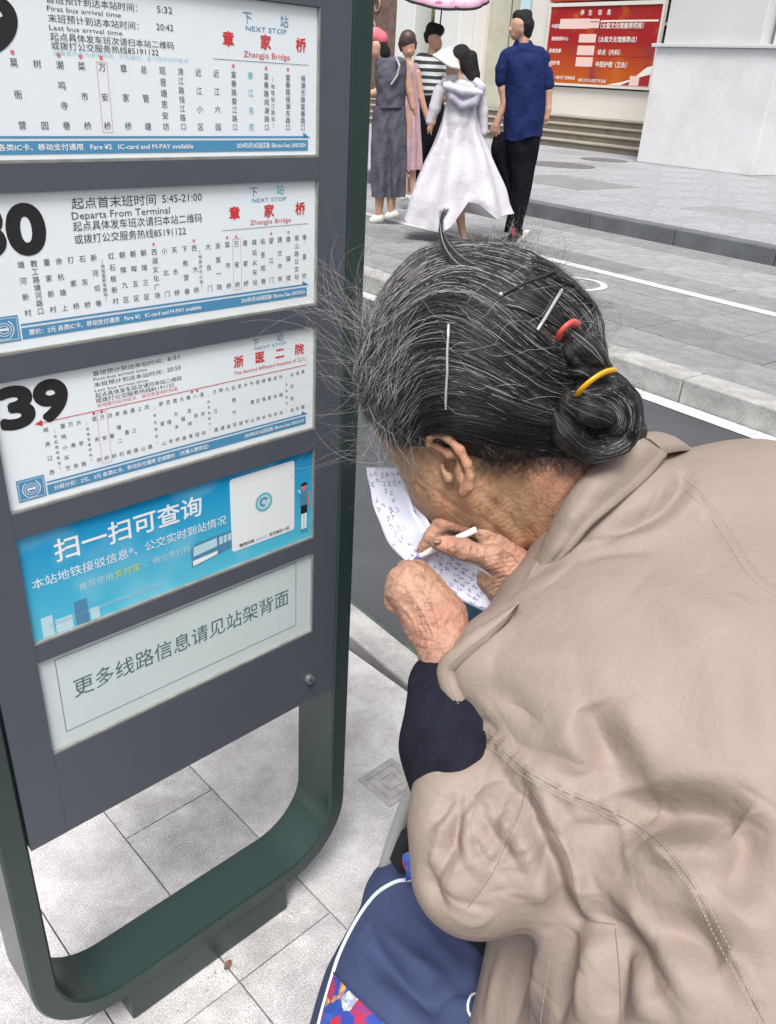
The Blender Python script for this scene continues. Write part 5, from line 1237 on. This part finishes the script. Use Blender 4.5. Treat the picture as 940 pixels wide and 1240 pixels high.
# man in navy
m = Walker('man with short black hair in navy shirt and black trousers walking away, seen from behind', (5.68, 5.34))
m.part('body', [[(631, 30, 11.5), (631, 34, 10.5)], [(627, 36, 9), (625, 41, 7)], [(634, 44, 6.5), (635, 60, 6.5), (634, 76, 9)], [(616, 76, 6), (634, 76, 9), (655, 78, 6)], [(634, 74, 10), (635, 150, 10)], [(611, 74, 7.5), (609, 108, 5.5), (612, 124, 5), (603, 146, 4), (601, 152, 4)], [(601, 152, 4.3), (600, 158, 3.6)], [(604, 155, 2), (605, 163, 1.4)], [(601, 157, 2), (601, 165, 1.4)], [(598, 156, 2), (597, 164, 1.4)], [(596, 153, 1.6), (594, 160, 1.3)], [(661, 78, 7), (664, 110, 5), (664, 132, 4)], [(664, 132, 4), (662, 143, 3.4)], [(663, 143, 1.6), (662, 150, 1.3)], [(660, 143, 1.6), (659, 150, 1.3)], [(620, 31, 2.2), (620, 34, 2.2)], [(617, 35, 1.6, -.02), (618, 37, 1.6, -.02)]], SK, .009, .012)
m.part('hair', [[(634, 24, 11), (636, 30, 11.2)], [(637, 34, 9.5), (637, 40, 7)], [(628, 20, 7), (638, 19, 7)]], HB, .008, .01, rough(.004, 70, 1))
m.part('shirt', [[(620, 66, 9), (634, 62, 9), (652, 66, 9)], [(634, 62, 11), (635, 92, 17)], [(626, 76, 12), (650, 76, 11)], [(614, 69, 9), (609, 84, 9), (608, 97, 9)], [(658, 71, 8), (662, 90, 7.5), (664, 103, 7.5)]], NV, .009, .015, rough(.005, 22, 4))
loft(m, 'shirt_back', [(64, 616, 655), (76, 611, 661), (100, 611, 662), (130, 611, 660), (150, 610, 658), (167, 611, 656)], NV, .008, 6, lambda u: 3*math.sin(u*6), .85, .016, 2)
m.part('collar', [[(626, 52, 3), (632, 50, 3), (641, 52, 3), (646, 58, 2.6)], [(626, 52, 3), (622, 58, 2.5)]], NV, .008, .01)
tr = loft(m, 'trousers', [(158, 612, 656), (175, 612, 654), (190, 616, 651), (205, 618, 648), (230, 620, 644), (255, 616, 638), (270, 613, 634), (281, 611, 631)], BKt, .010, 5, None, .74, .012, 3)
loft(m, 'trouser_leg', [(160, 600, 632), (180, 594, 625), (200, 600, 619), (215, 605, 620), (228, 611, 624), (245, 617, 628)], BKt, .008, 5, None, .8, .014, 4, parent=tr, off=.06)
sh_ = m.part('shoe', [[(628, 282, 6), (620, 289, 6), (612, 295, 5)], [(610, 292, 5), (606, 294, 4)]], HB, .008, .012)
m.part('sole', [[(636, 281, 2.6), (629, 290, 2.4), (620, 303, 2.4)], [(640, 280, 2), (634, 288, 2)]], WS, .006, .006, parent=sh_)
m.part('sock', [[(621, 279, 3.4, -.05), (622, 284, 3, -.05)]], mat('dark red heel patch', (.25, .02, .03), .6), .006, .006, parent=sh_)
# woman in white jacket and visor
w1 = Walker('woman in long white hooded jacket and white sun visor with black ponytail', (5.21, 5.52))
w1.part('body', [[(552, 76, 10), (552, 80, 9)], [(547, 82, 7), (545, 88, 5)], [(556, 90, 5), (557, 104, 6)], [(557, 104, 6), (556, 122, 8), (552, 160, 8), (556, 240, 7)], [(552, 160, 8), (536, 240, 7)], [(556, 120, 7), (531, 118, 4), (524, 148, 3.6), (520, 156, 3)], [(521, 155, 1.3), (518, 162, 1)], [(523, 156, 1.3), (522, 163, 1)], [(556, 240, 7), (558, 268, 5), (562, 290, 4)], [(536, 240, 7), (531, 262, 4)]], SK, .009, .012)
w1.part('hair', [[(559, 66, 11.5), (563, 76, 10)], [(566, 80, 8.5), (571, 92, 7), (576, 102, 4)], [(570, 70, 8), (576, 90, 5), (580, 100, 1.5)]], HB, .008, .012, rough(.005, 60, 2))
q = [w1.f(524, 66, -.12), w1.f(546, 56, -.02), w1.f(551, 60, .05), w1.f(557, 82, -.10), w1.f(545, 80, -.16)]
t = MB(); t.cur = 0; c_ = sum(q, Vector())/5+Vector((-.03, -.03, .02))
vs_ = [x-w1.o for x in q]+[c_-w1.o]; t.add(vs_+[v+Vector((.01, .01, -.012)) for v in vs_], [(i, (i+1) % 5, 5) for i in range(5)]+[((i+1) % 5+6, i+6, 11) for i in range(5)]+[(i, i+6, (i+1) % 5+6, (i+1) % 5) for i in range(5)])
t.build('visor', VW, w1.t)
def coat(v_):
    a = np.array(w1.o); z = v_[:, 2]-a[2]; fl_ = np.clip((.95-z)/.9, 0, 1)
    u = (v_-a)@np.array(RT); w_ = v_.copy(); s = .022*fl_*np.sin(u*34+z*2)
    nh_ = np.array([a[0], a[1], 0]); nh_ /= np.linalg.norm(nh_); return w_-s[:, None]*nh_+np.stack([.006*noise3(v_, 20, i) for i in range(3)], 1)
w1.part('jacket', [[(540, 108, 7), (557, 106, 9), (576, 107, 7)], [(557, 112, 14), (556, 145, 17), (554, 170, 17)], [(533, 110, 8), (527, 130, 7), (521, 147, 5)], [(581, 109, 7), (585, 135, 6), (586, 160, 4.6)]], WC, .009, .015, rough(.005, 24, 4))
def hem_(u):
    return float(np.interp(u, [0, .12, .3, .42, .52, .62, .72, .86, 1], [0, 10, 14, 12, -4, -20, -16, 2, -2]))
loft(w1, 'jacket_skirt', [(106, 542, 575), (125, 540, 578), (150, 534, 581), (175, 525, 588), (200, 512, 599), (225, 501, 608), (245, 494, 614), (260, 490, 618)], WC, .075, 7, hem_, .62, .026, 6)
w1.part('hood', [[(544, 104, 6, -.10), (548, 118, 5, -.12), (560, 128, 5, -.13), (574, 124, 5, -.12), (582, 108, 6, -.10)], [(556, 112, 10, -.08), (566, 114, 10, -.08)]], WH, .009, .02)
w1.part('hood_edge', [[(539, 99, 5, -.04), (548, 94, 5.5, .0), (560, 92, 5.5, .02), (574, 97, 5.5, 0), (584, 106, 4.5, -.05)], [(540, 104, 4.5, -.13), (560, 110, 5, -.15), (582, 112, 4, -.12)]], WC, .009, .015)
for a in (556, 532): w1.part('shoe', [[(a+6, 290, 4.5), (a+1, 294, 4)]], WS, .008, .01)
# grey jumpsuit woman behind the sign post
w2 = Walker('woman in grey jumpsuit and coral cap standing beside the sign post, white shoes', (5.19, 6.50))
w2.part('body', [[(456, 56, 10), (455, 62, 9)], [(450, 64, 6), (448, 66, 5)], [(460, 68, 5), (462, 80, 6)], [(462, 80, 6), (466, 130, 8)], [(466, 130, 8), (460, 236, 6)], [(468, 130, 8), (474, 236, 6)], [(466, 88, 6), (465, 102, 5.5), (456, 112, 4.5), (446, 114, 4)], [(470, 88, 6), (488, 88, 5), (490, 92, 5)], [(490, 90, 5), (496, 112, 4.5), (500, 130, 4)], [(501, 131, 3), (503, 138, 2.2)], [(460, 236, 6), (459, 262, 4)], [(474, 236, 6), (474, 258, 4)]], SK, .01, .012)
w2.part('hair', [[(461, 54, 9), (465, 62, 8)], [(466, 66, 7), (467, 72, 5)]], HB, .01, .012, rough(.004, 60, 3))
w2.part('cap', [[(455, 44, 10), (461, 47, 9)], [(449, 50, 4), (443, 52, 3)]], RC, .009, .012)
w2.part('jumpsuit', [[(462, 77, 8), (484, 77, 8)], [(470, 90, 14, -.03), (472, 112, 14)], [(464, 80, 10), (462, 92, 8)], [(480, 84, 12), (474, 100, 14)]], GR, .010, .015, rough(.005, 22, 5))
loft(w2, 'bodice', [(74, 458, 492), (90, 454, 493), (110, 455, 492), (130, 455, 490)], GR, .006, 5, None, .9, .014, 8)
loft(w2, 'trouser_leg', [(128, 452, 480), (160, 450, 479), (200, 449, 477), (238, 450, 475)], GR, .020, 5, None, .9, .016, 9)
loft(w2, 'trouser_leg', [(128, 464, 491), (160, 464, 493), (200, 467, 493), (238, 469, 491)], GR, .020, 5, None, .9, .016, 10)
w2.part('strap', [[(480, 70, 1.4, -.12), (484, 80, 1.4, -.15), (481, 92, 1.4, -.15), (474, 102, 1.4, -.15)]], mat('pale shoulder strap', (.35, .33, .33), .7), .006, .004)
for a, b in ((457, 265), (475, 260)): w2.part('shoe', [[(a+3, b-1, 5.5), (a-3, b+1, 5), (a-6, b+2, 4)]], WS, .008, .01)
# woman in dusty pink
w3 = Walker('woman with short brown hair in a dusty pink dress looking back over her shoulder', (6.05, 7.15))
w3.part('body', [[(494, 54, 9), (495, 61, 8)], [(494, 68, 4), (495, 78, 5)], [(497, 80, 6), (498, 130, 6), (500, 200, 4)], [(498, 130, 6), (491, 200, 4)], [(505, 88, 4.6), (510, 118, 4), (519, 148, 3)], [(519, 148, 2.8), (522, 156, 2.2)], [(500, 200, 4), (500, 236, 3.2)], [(491, 200, 4), (491, 236, 3.2)], [(496, 61, 1.8, -.20), (496, 63, 2, -.20)]], SK, .01, .012)
w3.part('hair', [[(494, 47, 10), (493, 50, 10)], [(486, 54, 4), (487, 60, 3)], [(502, 52, 3.5), (502, 58, 2.6)]], mat('brown hair', (.05, .028, .022), .5, noise=(50, .4)), .009, .012)
loft(w3, 'dress', [(76, 487, 505), (90, 486, 508), (115, 487, 507), (145, 486, 508), (175, 484, 510), (205, 482, 511)], PK, .03, 6, None, .6, .012, 12)
fm = mat('dark eyes and lips', (.10, .03, .03), .5)
for nm_, x, y, r_ in (('eye', 491.5, 56.5, 1.1), ('eye', 498.5, 56.5, 1.1), ('mouth', 495.5, 66, 1.3)):
    fe = MB(); c_, r = w3.p(x, y, r_, -.14); fe.ball(c_-w3.o, (r, r, r*.6), n=6, k=4); fe.build(nm_, fm, w3.t)
for a in (500, 491): w3.part('shoe', [[(a, 238, 4), (a-3, 240, 3.4)]], WS, .009, .01)
# striped man
w4 = Walker('man with black hair in black and white striped shirt facing the others', (6.75, 7.25))
w4.part('body', [[(526, 47, 8.5), (528, 54, 7.5)], [(524, 60, 5), (522, 70, 6)], [(520, 84, 8), (522, 110, 8)], [(510, 82, 5), (515, 98, 4.6), (530, 86, 3.6)], [(530, 86, 3), (534, 80, 2.4)], [(536, 82, 5), (540, 98, 4)], [(533, 52, 2), (534, 54, 1.6)]], SK, .01, .012)
for nm_, x, y in (('eye', 531, 44), ('mouth', 532, 56)):
    fe = MB(); c_, r = w4.p(x, y, 1.0, -.09); fe.ball(c_-w4.o, (r, r, r*.5), n=6, k=4); fe.build(nm_, fm, w4.t)
w4.part('hair', [[(524, 36, 8.5), (531, 37, 7.5)], [(518, 42, 5), (518, 48, 4)]], HB, .009, .012, rough(.004, 60, 7))
w4.part('shirt', [[(512, 74, 9), (532, 74, 8)], [(521, 84, 14), (523, 108, 13.5)], [(510, 74, 8.5), (510, 82, 8)], [(534, 76, 7), (537, 86, 6)]], SP, .010, .03, rough(.005, 20, 8))
w4.part('trousers', [[(523, 120, 13), (516, 150, 10), (508, 200, 7), (506, 222, 6)], [(526, 122, 12), (528, 170, 9), (526, 224, 6)]], BKt, .011, .03)
for a in (507, 526): w4.part('shoe', [[(a, 228, 4), (a-4, 231, 3.4)]], HB, .009, .01)
# pink umbrella held up behind the striped man
ub = thing('umbrella', 'pink flowered umbrella with black lace edge above the striped man', 'umbrella', tuple(PLN((6.9, 7.6))(527, 84)))
apex = PLN((6.9, 7.6))(541, -41, -.32)-Vector(ub.location); hand_ = Vector((0, 0, 0))
ax = apex.normalized(); e1 = ax.orthogonal().normalized(); e2 = ax.cross(e1)
RU = 57*8.2/FPX*1.02; n = 48; g_ = []
for i in range(n+1):
    a = 2*math.pi*i/n; fl_ = abs(math.cos(a*4)); row = []
    for j in range(9):
        s = j/8; row.append(apex+ (e1*math.cos(a)+e2*math.sin(a))*RU*s*(1-.05*s*s*(1-fl_)) - ax*(.24*s**1.9+.0*(1-fl_)*s))
    g_.append(row)
def um_extra(n_, co, cur, mixc, ntex, ramp): return mixc(ramp(ntex(9, 2), .60, .66), cur, (.42, .10, .22, 1))
t = MB(); t.sheet(g_, .004); can = t.build('canopy', mat('pink flowered cloth', (.72, .42, .56), .7, extra=um_extra), ub, smooth=True)
t = MB(); t.sheet([[r[-1], r[-1]-ax*(.012+.010*abs(math.sin(i*1.6)))+(r[-1]-apex)*.015] for i, r in enumerate(g_)], .004); t.build('lace_edge', mat('black lace', (.015, .012, .014), .8), can)
for k_ in range(8):
    i = k_*6+3 if False else k_*6; t = MB(); t.tube([g_[i][j]-ax*.006 for j in range(9)], .003, 4); t.build('rib', M['steel'], ub)
t = MB(); t.tube([hand_, apex], .008, 6); t.tube([apex, apex+ax*.05], [.008, .003], 6); t.build('pole', M['k'], ub)
t = MB(); t.tube([Vector((0, 0, -.10)), Vector((0, 0, .02))], .014, 8); t.build('handle', M['brown'], ub)

# small things on the pavement
LF = mat('dry brown leaf', (.16, .07, .04), .8)
t = MB(); c_ = Vector((.352, .735, .004))
t.sheet([[c_+Vector((.008*i/3*math.cos(.5)-.005*(j-1)*math.sin(.5)*(1-abs(i)/4), .008*i/3*math.sin(.5)+.005*(j-1)*(1-abs(i)/4), .002*abs(j-1)+.0015*math.sin(i))) for j in range(3)] for i in range(-3, 4)], .0005)
o = t.build('fallen_leaf', LF); o['label'] = 'small dry brown leaf lying by the foot of the sign'; o['category'] = 'leaf'
t = MB()
for i in range(70):
    u = rng.uniform(-.28, .04); q = SIGN_P+Vector((u*math.cos(SIGN_RZ)+.09*0, u*math.sin(SIGN_RZ), 0))+Vector((math.sin(SIGN_RZ), -math.cos(SIGN_RZ), 0))*abs(rng.normal(0, .018))
    r = rng.uniform(.0006, .0019); t.ball((q.x, q.y, r*.6), (r, r*rng.uniform(.6, 1.4), r*.6), n=5, k=3)
t.build('grit', mat('grit and crumbs', (.34, .30, .27), .9, noise=(200, .6)), kind='stuff')
t = thing('cover_plate', 'small worn square cover plate set in the pavement beside the trolley handle', 'cover plate', (.785, .885, .0012), R_(5.3))
CM = mat('worn cast cover', (.33, .32, .31), .8, noise=(40, .25), bump=(200, .6, .001))
MB().box(-.045, .045, -.045, .045, -.008, .0012).build('plate', CM, t, bevel=.001)
for a in (.018, .034):
    r = MB()
    for x0, x1, y0, y1 in ((-a, a, -a, -a+.004), (-a, a, a-.004, a), (-a, -a+.004, -a+.0042, a-.0042), (a-.004, a, -a+.0042, a-.0042)): r.box(x0, x1, y0, y1, .0014, .003)
    r.build('raised_rim', CM, t)
